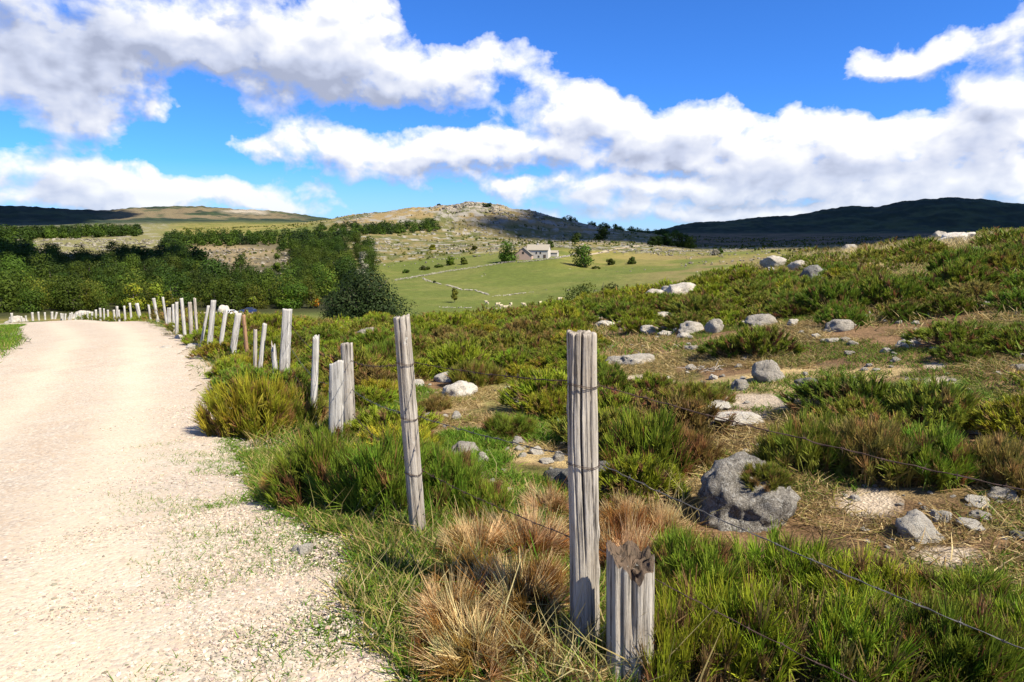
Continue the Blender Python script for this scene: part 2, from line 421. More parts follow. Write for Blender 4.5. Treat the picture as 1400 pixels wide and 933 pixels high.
# ------------------------------------------------------------------ ground sheet
# places in the photo: bare sand, bare soil / turf, where no bush grows  (picture column, row, half width, half height)
SAND = [(880, 522, 46, 11), (1036, 548, 62, 10), (1010, 572, 42, 11), (1279, 500, 18, 5), (1288, 521, 20, 6), (862, 492, 30, 8), (1185, 690, 40, 18), (1300, 760, 50, 14)]
BARE = [(690, 590, 125, 95), (590, 535, 60, 42), (895, 505, 80, 38), (1040, 548, 110, 22), (1280, 535, 130, 40), (1290, 710, 160, 62), (1015, 655, 90, 75), (985, 505, 60, 16), (730, 560, 90, 40), (520, 545, 50, 40)]
TURF = [(545, 545, 45, 22), (690, 690, 90, 40), (640, 620, 60, 30), (760, 580, 60, 30), (1290, 550, 130, 40), (545, 500, 40, 20), (1360, 730, 40, 20)]
def inell(px, py, L, g=1.0):
    m = np.zeros(np.shape(px))
    for (x, y, a, b) in L: m = np.maximum(m, 1 - ((px - x) / (a * g)) ** 2 - ((py - y) / (b * g)) ** 2)
    return m

def mixc(a, b, t): return a * (1 - t[:, None]) + np.asarray(b) * t[:, None]
def ground():
    az = np.concatenate([np.linspace(-180, -46, 50)[:-1], np.linspace(-46, 46, 830), np.linspace(46, 180, 50)[1:]])
    az = np.radians(az); nr = 860
    r = np.exp(np.linspace(math.log(.35), math.log(7400), nr))
    A, RR = np.meshgrid(az, r)
    x = (RR * np.sin(A)).ravel(); y = (RR * np.cos(A)).ravel(); rr = RR.ravel(); aa = A.ravel()
    z = H(x, y)
    px, py = project(x, y, z)
    front = np.cos(aa) > .2
    px = np.where(front, px, -9999)
    pz = CX + F * np.tan(aa) * 1.0 / CP * (CP * CP)       # picture column along the bearing, near the horizon
    pz = np.where(front, CX + F * np.tan(np.clip(aa, -1.3, 1.3)) / CP, -9999)
    # rough rocky ground and tree-covered far hills show as relief
    hill = sst(560, 760, rr) * sst(1250, 950, rr) * sst(480, 600, pz) * sst(900, 700, pz)
    rid = 1 - np.abs(fbm(x, y, 16, 4, 31) * 2 - 1)
    z = z + hill * ((rid ** 2) * 4.5 - 2.2)
    farf = sst(1700, 2300, rr)
    z = z + farf * (fbm(x, y, 30, 3, 41) - .5) * 14
    n1 = fbm(x, y, .9, 5, 1); n2 = fbm(x, y, 4.5, 4, 2); n3 = fbm(x, y, 24, 4, 3); n4 = fbm(x, y, 140, 4, 4)
    c = np.tile(np.array([.175, .108, .056]), (len(x), 1))
    c = mixc(c, (.115, .07, .036), sst(.45, .62, n1))
    c = mixc(c, (.31, .23, .11), sst(.54, .68, fbm(x, y, 1.7, 4, 12)))
    c = mixc(c, (.085, .105, .02), sst(.52, .64, fbm(x, y, 1.1, 5, 13)) * .6)
    # heath further off: olive and straw
    hz = sst(14, 40, rr)
    cz = mixc(mixc(np.tile(np.array([.13, .125, .028]), (len(x), 1)), (.22, .165, .065), sst(.45, .62, n2)), (.33, .26, .12), sst(.55, .7, n3) * .8)
    c = mixc(c, cz, hz)
    c = mixc(c, (.07, .115, .015), np.clip(inell(px, py, TURF) * 2, 0, 1) * sst(.35, .55, n1) * (rr < 30))
    sand = np.clip(inell(px, py, SAND) * 2.2 + (n1 - .5) * 1.6, 0, 1) * (inell(px, py, SAND, 1.3) > 0) * (rr < 40)
    c = mixc(c, (.36, .27, .19), sand * .85)
    # verge of the road
    rd = road_dist(x, y)
    vg = sst(2.2, .7, rd + (n1 - .5) * 1.2) * (rr < 110)
    c = mixc(c, (.055, .085, .015), vg * sst(.36, .5, n2 * .5 + n1 * .5))
    grav = np.maximum(sst(.42, .08, rd + (n1 - .5) * .7 - .05) * (rr < 60), sand * .6)
    c = mixc(c, (.38, .31, .22), grav)
    # valley meadow
    m = sst(95, 150, rr)
    cm = mixc(np.tile(np.array([.122, .124, .026]), (len(x), 1)), (.23, .185, .06), sst(.42, .6, n3 * .6 + fbm(x, y, 9, 3, 58) * .4) * .8)
    cm = mixc(cm, (.078, .105, .022), sst(.5, .64, n4) * .7)
    cm = mixc(cm, (.17, .135, .055), sst(820, 960, pz) * sst(.4, .6, n3))
    c = mixc(c, cm, m)
    # forest floor on the left
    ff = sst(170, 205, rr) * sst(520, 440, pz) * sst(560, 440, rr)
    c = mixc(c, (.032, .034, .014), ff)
    clear = np.clip(1.6 - ((pz - 325) / 75) ** 2 - ((py - 347) / 24) ** 2, 0, 1) * sst(250, 300, rr)
    c = mixc(c, mixc(np.tile(np.array([.2, .155, .085]), (len(x), 1)), (.1, .085, .05), sst(.4, .6, n3)), clear)
    # rocky pasture beyond the meadow
    rp = sst(0, 1, (np.interp(pz, [480, 620, 700, 760, 850, 960, 1100], [368, 352, 344, 342, 347, 350, 340]) - py) / 5) * sst(300, 340, rr) * sst(380, 500, pz + (n3 - .5) * 60)
    crp = mixc(np.tile(np.array([.165, .135, .055]), (len(x), 1)), (.085, .09, .028), sst(.42, .6, fbm(x, y, 12, 4, 51)))
    crp = mixc(crp, (.26, .24, .21), sst(.6, .7, fbm(x, y, 5, 4, 52)))
    c = mixc(c, crp, rp)
    lp = sst(420, 480, rr) * sst(260, 200, pz)
    c = mixc(c, mixc(np.tile(np.array([.15, .14, .055]), (len(x), 1)), (.24, .22, .17), sst(.58, .68, fbm(x, y, 9, 4, 53))), lp)
    # moor at the foot of the right hill, central hill, far hills
    mo = sst(470, 640, rr + (n4 - .5) * 160) * sst(880, 960, pz)
    c = mixc(c, mixc(np.tile(np.array([.10, .075, .045]), (len(x), 1)), (.05, .05, .022), sst(.42, .6, n3)), mo)
    ch = mixc(np.tile(np.array([.21, .155, .07]), (len(x), 1)), (.085, .09, .03), sst(.45, .62, fbm(x, y, 35, 4, 54)))
    ch = mixc(ch, (.23, .21, .175), sst(.54, .65, fbm(x, y, 11, 4, 55) + .13 * sst(590, 650, pz) * sst(740, 860, rr)))
    c = mixc(c, ch, sst(620, 740, rr) * sst(430, 480, pz) * sst(880, 820, pz))
    ft = mixc(np.tile(np.array([.018, .030, .018]), (len(x), 1)), (.042, .058, .026), sst(.42, .62, fbm(x, y, 90, 5, 56) * .6 + fbm(x, y, 26, 3, 59) * .4))
    c = mixc(c, ft, sst(1500, 1900, rr))
    dry = sst(1900, 2100, rr) * sst(120, 190, pz) * sst(440, 380, pz) * sst(.42, .56, fbm(x, y, 130, 5, 57) * .6 + fbm(x, y, 34, 3, 60) * .4 + .05 * sst(305, 290, py) - .03)
    c = mixc(c, (.17, .13, .075), dry * .8)
    c = mixc(c, (.3, .26, .2), sst(2300, 2500, rr) * np.clip(1.3 - ((pz - 335) / 34) ** 2 - ((py - 291.5) / 4.5) ** 2, 0, 1))
    nA = len(az); i = np.arange(nr - 1)[:, None] * nA; j = np.arange(nA - 1)[None]
    Q = np.stack([i + j, i + j + 1, i + nA + j + 1, i + nA + j], -1).reshape(-1, 4)[:, ::-1]
    V = np.c_[x, y, z]
    # close the middle under the viewer
    V = np.vstack([V, [0, 0, 0]]); c = np.vstack([c, [.3, .25, .18]]); grav = np.r_[grav, 1]
    k = len(V) - 1
    T = np.stack([np.full(nA - 1, k), np.arange(nA - 1) + 1, np.arange(nA - 1)], -1)
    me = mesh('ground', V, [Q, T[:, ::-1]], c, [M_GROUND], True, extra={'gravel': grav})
    link('ground', me, kind='structure')
ground()
print('ground', round(time.time() - T0, 1))

def road():
    ns = 46
    idx = np.unique(np.r_[np.arange(0, 120, 1), np.arange(120, 330, 1), np.arange(330, len(ERL), 3)])
    p = ERL[idx]; nn = ENORM[idx]; w = EW[idx]; s = ERS[idx]
    e0 = (fbm(s, s * 0, .45, 4, 61) - .5) * .5; e1 = (fbm(s, s * 0 + 9, .7, 4, 62) - .5) * .7
    t = np.linspace(0, 1, ns)
    d = e0[:, None] * (1 - t)[None] + (w + e1)[:, None] * t[None]
    x = p[:, 0, None] + nn[:, 0, None] * d; y = p[:, 1, None] + nn[:, 1, None] * d
    X, Y = x.ravel(), y.ravel()
    tt = np.tile(t, len(idx))
    crown = np.sin(np.clip(tt, 0, 1) * math.pi) * .03
    z = H0(X, Y) + .014 + crown + (fbm(X, Y, .5, 4, 63) - .5) * .022 * np.sin(np.clip(tt, 0, 1) * math.pi)
    trk = np.exp(-((tt - .27) / .1) ** 2) + np.exp(-((tt - .7) / .1) ** 2)
    trk = np.clip(trk * (0.5 + fbm(X, Y, 1.6, 3, 64)), 0, 1)
    i = np.arange(len(idx) - 1)[:, None] * ns; j = np.arange(ns - 1)[None]
    Q = np.stack([i + j, i + ns + j, i + ns + j + 1, i + j + 1], -1).reshape(-1, 4)[:, ::-1]
    me = mesh('road', np.c_[X, Y, z], Q, None, [M_ROAD], True, extra={'track': trk})
    link('road', me, kind='structure')
road()

# ------------------------------------------------------------------ stones
def ico(sub):
    import bmesh
    bm = bmesh.new(); bmesh.ops.create_icosphere(bm, subdivisions=sub, radius=1)
    V = np.array([v.co[:] for v in bm.verts]); T = np.array([[v.index for v in f.verts] for f in bm.faces]); bm.free()
    return V, T
ICO = {s: ico(s) for s in (0 + 1, 2, 4, 5)}
def rock_shape(seed, sub=4, rough=.22, facets=5, cut=.72):
    V, T = ICO[sub]; g = np.random.default_rng(seed); V = V.copy()
    for k in range(facets):                                # broken faces
        d = unit(g.normal(size=3)); h = g.uniform(cut, .95)
        dd = V @ d; V = V - np.maximum(dd - h, 0)[:, None] * d * .9
    out = np.empty_like(V); o = g.uniform(-50, 50, 3)
    for i, v in enumerate(V):
        p = Vector(v * 1.2 + o)
        f = 1 + rough * mnoise.fractal(p, 1.0, 2.0, 5) + .07 * mnoise.ridged_multi_fractal(p * 3, 1.0, 2.0, 4, 1.0, 2.0) - .05
        out[i] = v * f
    return out, T
ROCKS = []
for s in range(9):
    V, T = rock_shape(100 + s, 4, .24 + .04 * (s % 4), 6 + s % 4, .5 + .05 * (s % 3))
    ROCKS.append([mesh('stone', V, T, None, [m], True) for m in (M_ROCK, M_ROCKD, M_PALE)])
def rubble(name, pts, size, kind_label, mat, seed):
    """many small stones as one mass"""
    g = np.random.default_rng(seed); V0, T0_ = ICO[1]; a = Acc(); n = len(pts)
    protos = []
    for k in range(8):
        W = V0 * g.uniform(.55, 1.25, (len(V0), 1)); protos.append(W)
    VV = np.empty((n, len(V0), 3)); pick = g.integers(0, 8, n)
    for k in range(8): VV[pick == k] = protos[k]
    th = g.uniform(0, 6.28, n); c, s = np.cos(th), np.sin(th)
    sc = size[:, None] * g.uniform(.6, 1.3, (n, 3)) * np.array([1, 1, .62])
    VV = VV * sc[:, None, :]
    X = VV[..., 0] * c[:, None] - VV[..., 1] * s[:, None]; Y = VV[..., 0] * s[:, None] + VV[..., 1] * c[:, None]
    VV[..., 0] = X; VV[..., 1] = Y; VV += pts[:, None]
    F_ = (np.arange(n)[:, None, None] * len(V0) + T0_[None]).reshape(-1, 3)
    tone = g.uniform(.6, 1.25, n)
    return VV.reshape(-1, 3), F_, tone

ROCK_LIST = [  # px, row of the lower edge, width, height, stone kind (0 grey, 1 dark, 2 pale), label, range or None
 (611, 522, 36, 17, 2, 'flat pale granite slab lying behind another at the back of the bare patch'),
 (625, 543, 44, 26, 2, 'broad whitish slab with a dark cleft in front of a bush, between two posts'),
 (573, 529, 15, 13, 2, 'small white stone touching the right side of the round slim post'),
 (705, 553, 30, 26, 0, 'grey pointed rock sunk in bare soil beside a small bush'),
 (584, 575, 19, 13, 0, 'rounded grey stone just right of the round slim post'),
 (624, 575, 16, 15, 2, 'angular white stone lying on brown soil'),
 (634, 626, 38, 28, 0, 'rough lichen-covered rock beside a round white stone'),
 (660, 634, 19, 18, 2, 'round white stone beside a rough low rock'),
 (708, 609, 21, 13, 0, 'topmost stone of the short row of pebbles in the grass'),
 (711, 616, 12, 8, 2, 'tiny pale stone just below the topmost stone of the row'),
 (714, 625, 11, 7, 2, 'flat little stone at the lower left of the stone row'),
 (735, 622, 18, 13, 2, 'rounded pale stone in the middle of the stone row'),
 (746, 634, 19, 9, 2, 'flat white stone with a dark shadow under it near the tall cracked post'),
 (764, 631, 18, 16, 0, 'brownish stone touching the left side of the tall cracked post'),
 (790, 675, 88, 52, 1, 'dark grey boulder half hidden behind the tall cracked post'),
 (694, 676, 20, 12, 2, 'white stone in the grass above the dry straw-coloured bush'),
 (675, 664, 12, 12, 0, 'small grey stone in grass left of a white stone'),
 (893, 410, 36, 19, 0, 'long low boulder at the crest, left one of a pair'),
 (926, 405, 44, 23, 0, 'large sloping boulder at the crest, right one of a pair'),
 (906, 435, 25, 10, 2, 'smooth pale boulder alone on the green slope below the crest pair'),
 (887, 457, 21, 15, 2, 'pale rounded rock with a bush on its left, by a flat stone'),
 (911, 459, 18, 7, 2, 'flat pale stone between two rounded rocks'),
 (943, 455, 32, 17, 0, 'rounded light grey boulder with a small bush growing before it'),
 (934, 462, 17, 8, 2, 'low white stone at the foot of a rounded boulder'),
 (978, 455, 25, 24, 0, 'upright boulder with one dark flat broken face'),
 (1042, 446, 40, 20, 0, 'broad smooth pale boulder, dome shaped, on the green slope'),
 (1084, 446, 13, 11, 2, 'small square white stone right of the broad dome boulder'),
 (824, 446, 26, 10, 2, 'flat pale stone right above the top of the tall cracked post'),
 (819, 437, 9, 8, 0, 'tiny dark stone above a flat pale stone'),
 (864, 500, 58, 20, 0, 'wide bare rock slab flush with the ground, dark at one end'),
 (948, 480, 24, 9, 0, 'thin grey slab almost buried in heath'),
 (1050, 522, 37, 38, 0, 'tall cracked granite rock streaked with lichen between bushes'),
 (1010, 534, 22, 17, 0, 'mottled grey rock at the left of the tall cracked rock'),
 (1098, 529, 20, 12, 1, 'dark low stone under the brown bush'),
 (1146, 453, 36, 17, 0, 'grey rounded boulder speckled dark, alone right of the dome boulder'),
 (1252, 464, 26, 11, 2, 'white flat slab between two big bushes, the upper one'),
 (1241, 475, 28, 11, 2, 'white flat slab between two big bushes, the lower one'),
 (1135, 469, 22, 7, 2, 'thin pale slab in dry grass below a speckled boulder'),
 (1118, 462, 14, 6, 2, 'small flat stone in dry grass left of a thin slab'),
 (1104, 531, 30, 18, 1, 'dark stone mottled with pale lichen in brown grass'),
 (1391, 489, 16, 8, 0, 'grey stone at the right edge of the photo, the upper one'),
 (1392, 506, 16, 10, 0, 'grey stone at the right edge of the photo, the lower one'),
 (1109, 386, 32, 28, 1, 'dark round boulder split in two on the skyline slope'),
 (1135, 374, 20, 7, 2, 'pale flat stone just right of the split boulder'),
 (1090, 372, 20, 9, 0, 'low grey stone just left of the split boulder'),
 (1058, 366, 38, 11, 0, 'long low grey boulder on the crest left of the split boulder'),
 (1176, 344, 32, 10, 0, 'long flat rock on the skyline by pale dry grass'),
 (1160, 347, 20, 7, 0, 'small flat rock left of the long skyline rock'),
 (1262, 335, 32, 15, 2, 'pale rounded outcrop on the skyline, left rock of the cluster'),
 (1282, 335, 26, 14, 0, 'grey middle rock of the skyline cluster'),
 (1308, 337, 48, 12, 2, 'long pale slab at the right end of the skyline cluster'),
 (1372, 326, 78, 11, 2, 'wide pale rock ridge on the skyline near the right edge'),
 (1200, 338, 22, 6, 2, 'thin pale rock in dry grass on the skyline'),
 (1342, 587, 26, 15, 0, 'grey stone in short turf above a small white one'),
 (1334, 595, 16, 7, 2, 'small white stone below a grey stone in short turf'),
 (1258, 742, 54, 42, 2, 'big slanted pale slab on the bare bank behind the near broom'),
 (1284, 714, 26, 20, 2, 'white split stone leaning behind the slanted slab'),
 (1326, 724, 30, 16, 2, 'pale stone on the bank, below a rounder grey one'),
 (1339, 711, 26, 13, 0, 'rounded bluish grey stone on the bank above a pale one'),
 (1337, 692, 28, 14, 2, 'pale flat stone under the dark bush on the bank'),
 (1369, 685, 36, 21, 0, 'grey stone with a green tuft on it, on the bank by the right edge'),
 (1168, 685, 13, 10, 2, 'small white stone in straw under the dark bush'),
 (1328, 644, 9, 7, 2, 'tiny white stone inside the dark bush'),
 (1394, 738, 22, 14, 1, 'dark stone cut by the right edge of the photo'),
 (438, 451, 20, 9, 2, 'rounded pale rock in the heath, first right of the broad square post'),
 (465, 453, 15, 9, 0, 'grey rock right of a rounded pale rock in the heath'),
 (497, 445, 15, 6, 2, 'pale low rock in front of the big dark tree'),
 (504, 458, 24, 13, 0, 'wide grey rock left of the top of the round slim post'),
 (405, 446, 16, 9, 2, 'pale rock touching the right side of the broad square post'),
 (414, 762, 25, 24, 2, 'white angular stone at the edge of the gravel road'),
 (290, 680, 9, 5, 2, 'small white pebble on the gravel of the road edge'),
 (264, 477, 22, 9, 2, 'pale flat stone at the foot of the posts by the road bend'),
 (244, 463, 10, 6, 2, 'small pale stone at the foot of two posts by the road bend'),
 (226, 477, 16, 5, 2, 'flat pale stone on the road edge at the bend'),
 (1000, 404, 8, 8, 2, 'small white stone alone in dark green heath'),
 (1180, 726, 12, 6, 2, 'long thin pale stone in straw behind the near broom'),
 (1075, 357, 12, 6, 0, 'little dark rock on the crest above the long low boulder'),
 (1008, 582, 70, 16, 2, 'pale flat rock slab just behind the big boulder, on the sandy path'),
 (985, 562, 40, 10, 2, 'small flat slab behind the big boulder, farther up the sandy path'),
 (765, 578, 9, 6, 2, 'tiny white stone left of the tall cracked post'),
]
ROCKPOS = []; BOULDER = []
def build_rocks():
    g = np.random.default_rng(11)
    for (px, py, w, h, k, lab) in ROCK_LIST:
        p = hit(px, py)
        d = depth(p); W = w * d / F; Hh = h * d / F
        if W > 6: W, Hh = 6, Hh * 6 / W
        me = ROCKS[g.integers(0, 9)][k]
        sx = W * .56; sy = W * g.uniform(.45, .65); 
        el = max(.12, (CAMZ - p[2]) / max(np.hypot(p[0], p[1]), .1))
        sz = max(.36 * W * .5, (Hh - el * sy * .5) * .72) * (1.5 if np.hypot(p[0], p[1]) > 33 else 1)
        fwd = unit(np.array([p[0], p[1]]))
        c = p + np.array([fwd[0] * sy * .75, fwd[1] * sy * .75, 0])
        c[2] = float(H(np.array([c[0]]), np.array([c[1]]))[0]) + sz * .16 + (.22 if np.hypot(p[0], p[1]) > 33 else 0)
        link('rock', me, lab, 'rock', 'granite rocks of the heath', loc=c, rot=(g.uniform(-.15, .15), g.uniform(-.15, .15), math.atan2(-c[0], c[1]) + g.uniform(-.3, .3)), scale=(sx, sy, sz))
        ROCKPOS.append((c[0], c[1], W * .55))
    # the big boulder beside the fence
    V, T = rock_shape(503, 5, .26, 4, .8)
    V = V.copy()
    p = hit(1018, 722)
    d = depth(p); W = 146 * d / F
    c = p + np.array([p[0], p[1], 0]) / np.hypot(p[0], p[1]) * W * .40; c[2] = float(H(np.array([c[0]]), np.array([c[1]]))[0]) + .02
    big = rock_mat('speckled_boulder', (.29, .262, .22), (.07, .062, .052), (.36, .345, .31), 1.5)
    link('boulder', mesh('boulder', V, T, None, [big], True), 'big dome-shaped lichen-speckled boulder with a small bush growing on it', 'rock', 'granite rocks of the heath', loc=c, rot=(.1, -.12, .5), scale=(W * .50, W * .46, W * .47))
    ROCKPOS.append((c[0], c[1], W * .5)); BOULDER.append((c, W))
    # small nameless stones
    n = 0
    for t in range(4000):
        if n >= 110: break
        px, py = g.uniform(560, 1400), g.uniform(440, 770)
        if inell(np.array([px]), np.array([py]), BARE)[0] <= 0: continue
        if (px > 900 and py > 680 and px < 1180): continue
        p = hit(px, py)
        if np.hypot(p[0], p[1]) > 30: continue
        w = g.uniform(4, 11) * depth(p) / F
        k = int(g.choice([0, 2, 2]))
        link('pebble', ROCKS[g.integers(0, 9)][k], 'small loose stone scattered on the bare soil of the heath', 'stone', 'loose stones on the bare soil', loc=p + np.array([0, 0, w * .1]), rot=(0, 0, g.uniform(0, 6.3)), scale=(w * .55, w * .45, w * .3)); n += 1
def slope_stones():
    g = np.random.default_rng(15); n = 0
    for t in range(3000):
        if n >= 100: break
        px, py = g.uniform(820, 1400), g.uniform(330, 520); p = hit(px, py); r = np.hypot(p[0], p[1])
        if r > 62 or r < 9: continue
        w = min(g.uniform(6, 15) * depth(p) / F, .9); k = int(g.choice([0, 2, 2]))
        link('stone', ROCKS[g.integers(0, 9)][k], 'pale stone half sunk among the heath bushes of the slope', 'stone', 'stones among the heath bushes', loc=p + np.array([0, 0, w * .12]), rot=(g.uniform(-.2, .2), g.uniform(-.2, .2), g.uniform(0, 6.3)), scale=(w * .55, w * .45, w * .36))
        if n % 2: ROCKPOS.append((p[0], p[1], w * .5))
        n += 1
build_rocks(); slope_stones()
print('rocks', round(time.time() - T0, 1))

# ------------------------------------------------------------------ shrubs
PAL = {  # base colour, tip colour of the twigs, dead colour
 'green':  ((.068, .048, .016), (.138, .190, .016), (.19, .10, .04)),
 'bright': ((.075, .055, .016), (.200, .250, .015), (.19, .12, .045)),
 'olive':  ((.105, .075, .022), (.165, .185, .020), (.24, .14, .05)),
 'yellow': ((.120, .085, .024), (.250, .245, .016), (.26, .15, .05)),
 'brown':  ((.100, .066, .024), (.190, .150, .036), (.24, .145, .055)),
 'rust':   ((.110, .048, .016), (.250, .142, .040), (.20, .095, .022)),
 'straw':  ((.190, .105, .030), (.560, .430, .205), (.27, .140, .032)),
}
def shrub_mesh(seed, Rr, Hh, heads, tw, L, W, pal, dead=.12, jit=.33, droop=0.0, upw=.55, lay0=.45, emax=1.0):
    g = np.random.default_rng(seed); b, t, dd = (np.array(v) for v in PAL[pal])
    u = np.sqrt(g.uniform(0, emax, heads)); th = g.uniform(0, 2 * math.pi, heads)
    lob = 1 + .22 * np.sin(th * 2 + g.uniform(0, 6)) + .16 * np.sin(th * 3 + g.uniform(0, 6)) + .1 * np.sin(th * 5 + g.uniform(0, 6))
    lay = g.uniform(lay0, 1.0, heads)
    pos = np.c_[Rr * u * np.cos(th) * lob, Rr * u * np.sin(th) * lob, Hh * np.sqrt(np.clip(1 - u * u * .9, 0, 1)) * lay * g.uniform(.8, 1.1, heads)]
    outw = unit(pos / np.array([Rr, Rr, Hh]) * np.array([1, 1, .7]) + np.array([0, 0, upw]))
    rt = np.repeat(pos, tw, 0); o = np.repeat(outw, tw, 0); n = len(rt)
    D = unit(o + g.normal(size=(n, 3)) * jit)
    ln = L * g.uniform(.55, 1.25, n)
    rt = rt - D * (ln * .55)[:, None] + g.normal(size=(n, 3)) * .02 * Rr
    rt[:, 2] = np.maximum(rt[:, 2], .005)
    hv = np.repeat(g.uniform(.72, 1.3, heads), tw)[:, None] * g.uniform(.8, 1.2, (n, 1))
    hue = np.repeat(g.normal(0, .12, (heads, 1)), tw, 0)
    isd = np.repeat(g.uniform(0, 1, heads) < dead, tw) | (g.uniform(0, 1, n) < dead * .3)
    tip = np.where(isd[:, None], dd * .95, t) * hv * np.c_[1 + hue, np.ones(n), 1 + hue * .3]
    base = np.where(isd[:, None], dd * .7, b * .45 + t * .55) * hv
    bend = np.zeros((n, 3)); bend[:, 2] = .18 - droop; bend[:, :2] = D[:, :2] * (.15 + droop * .4)
    bend += g.normal(size=(n, 3)) * (.09 + droop * .3) + np.repeat(g.normal(size=(heads, 3)), tw, 0) * (.1 + droop * .35)
    V, Q, C = blades(rt, D, ln, W * g.uniform(.7, 1.2, n), bend, base, tip, g, .3, face=o)
    # woody stems up to every few heads
    ns = max(4, heads // 2); i = g.choice(heads, ns, replace=False)
    q0 = np.c_[g.normal(size=(ns, 2)) * Rr * .18, np.full(ns, -.03)]
    vec = pos[i] - q0; ll = np.linalg.norm(vec, axis=1)
    sc = np.tile(np.array([.075, .048, .028]), (ns, 1)) * g.uniform(.6, 1.5, (ns, 1))
    bd = np.zeros((ns, 3)); bd[:, 2] = .15
    V2, Q2, C2 = blades(q0, unit(vec - bd * ll[:, None]), ll, W * 1.3, bd, sc, sc, g, .5)
    return (V, Q, C), (V2, Q2, C2)
SH = {}
def shrub_proto(key, *a, joined=False, **k):
    f, s = shrub_mesh(*a, **k)
    if joined:
        V = np.vstack([f[0], s[0]]); Q = np.vstack([f[1], s[1] + len(f[0])]); C = np.vstack([f[2], s[2]])
        SH[key] = mesh('shrub', V, Q, C, [M_TWIG], fmat=None)
    else:
        SH[key] = (mesh('foliage', *f, [M_TWIG]), mesh('stems', *s, [M_STEM]))
SEEDS = iter(range(1000, 9000))
# near plants: unit size about 0.5 m radius, 0.5 m high
for i in range(4): shrub_proto(('near', 'bright', i), next(SEEDS), .54, .40, 110, 34, .26, .0115, 'bright', dead=.20, jit=.38, upw=1.05)
for i in range(3): shrub_proto(('near', 'green', i), next(SEEDS), .52, .46, 150, 44, .23, .0105, 'green', dead=.14, jit=.36, upw=1.0)
for i in range(3): shrub_proto(('near', 'brown', i), next(SEEDS), .52, .42, 140, 38, .22, .0105, 'brown', dead=.3, jit=.38, upw=.9)
for i in range(2): shrub_proto(('near', 'yellow', i), next(SEEDS), .52, .44, 150, 44, .23, .0105, 'yellow', dead=.22, jit=.36, upw=.9)
for i in range(2): shrub_proto(('near', 'olive', i), next(SEEDS), .52, .42, 140, 40, .23, .0105, 'olive', dead=.22, jit=.36, upw=1.0)
for i in range(4): shrub_proto(('near', 'straw', i), next(SEEDS), .46, .34, 66, 70, .38, .0088, 'straw', dead=.30, jit=.23, droop=.34, upw=.38)
for i in range(2): shrub_proto(('near', 'rust', i), next(SEEDS), .5, .36, 70, 60, .33, .0085, 'rust', dead=.3, jit=.3, droop=.22, upw=.45)
# middle distance, joined
for pal in ('green', 'bright', 'olive', 'brown', 'yellow'):
    for i in range(3): shrub_proto(('mid', pal, i), next(SEEDS), .5, .42, 170, 24, .125, .0115, pal, dead=.13, jit=.34, upw=.55, lay0=.72, joined=True)
LOWS = [shrub_mesh(next(SEEDS), .5, .40, 50, 6, .13, .028, pal, dead=.12, jit=.36, upw=.55, lay0=.75) for pal in ('green', 'bright', 'olive', 'olive', 'brown', 'bright', 'green', 'yellow')]
LOWP = ['green', 'bright', 'olive', 'olive', 'brown', 'bright', 'green', 'yellow']

TAKEN = []
def near_shrub(px, py, w, h, pal, lab, kind='broom bush', group='broom bushes near the fence', r=None, sy=None):
    """px,row of the base; width and height in the photo"""
    p = hit(px, py) if r is None else at_range(px, py, r)
    d = depth(p); W = w * d / F * (.76 if pal in ('straw', 'rust') else 1.02 if pal == 'green' and px < 720 else .88); Hh = h * d / F * (.8 if pal == 'straw' else .92)
    keys = [k for k in SH if k[0] == 'near' and k[1] == pal]
    f, s = SH[keys[int(rng.integers(0, len(keys)))]]
    p = p + np.array([p[0], p[1], 0]) / max(np.hypot(p[0], p[1]), .1) * W * .25
    p[2] = float(H(np.array([p[0]]), np.array([p[1]]))[0]) - .02
    e = bpy.data.objects.new('broom_bush' if pal not in ('straw', 'rust') else 'dry_broom_bush', None); col.objects.link(e)
    e.empty_display_size = .1
    e.location = p; e.rotation_euler = (0, 0, float(rng.uniform(0, 6.28)))
    e.scale = (W, W, Hh * 1.75)
    e['label'] = lab; e['category'] = kind; e['group'] = group
    link('foliage', f, parent=e); link('stems', s, parent=e)
    TAKEN.append((p[0], p[1], W * .5))
    return e

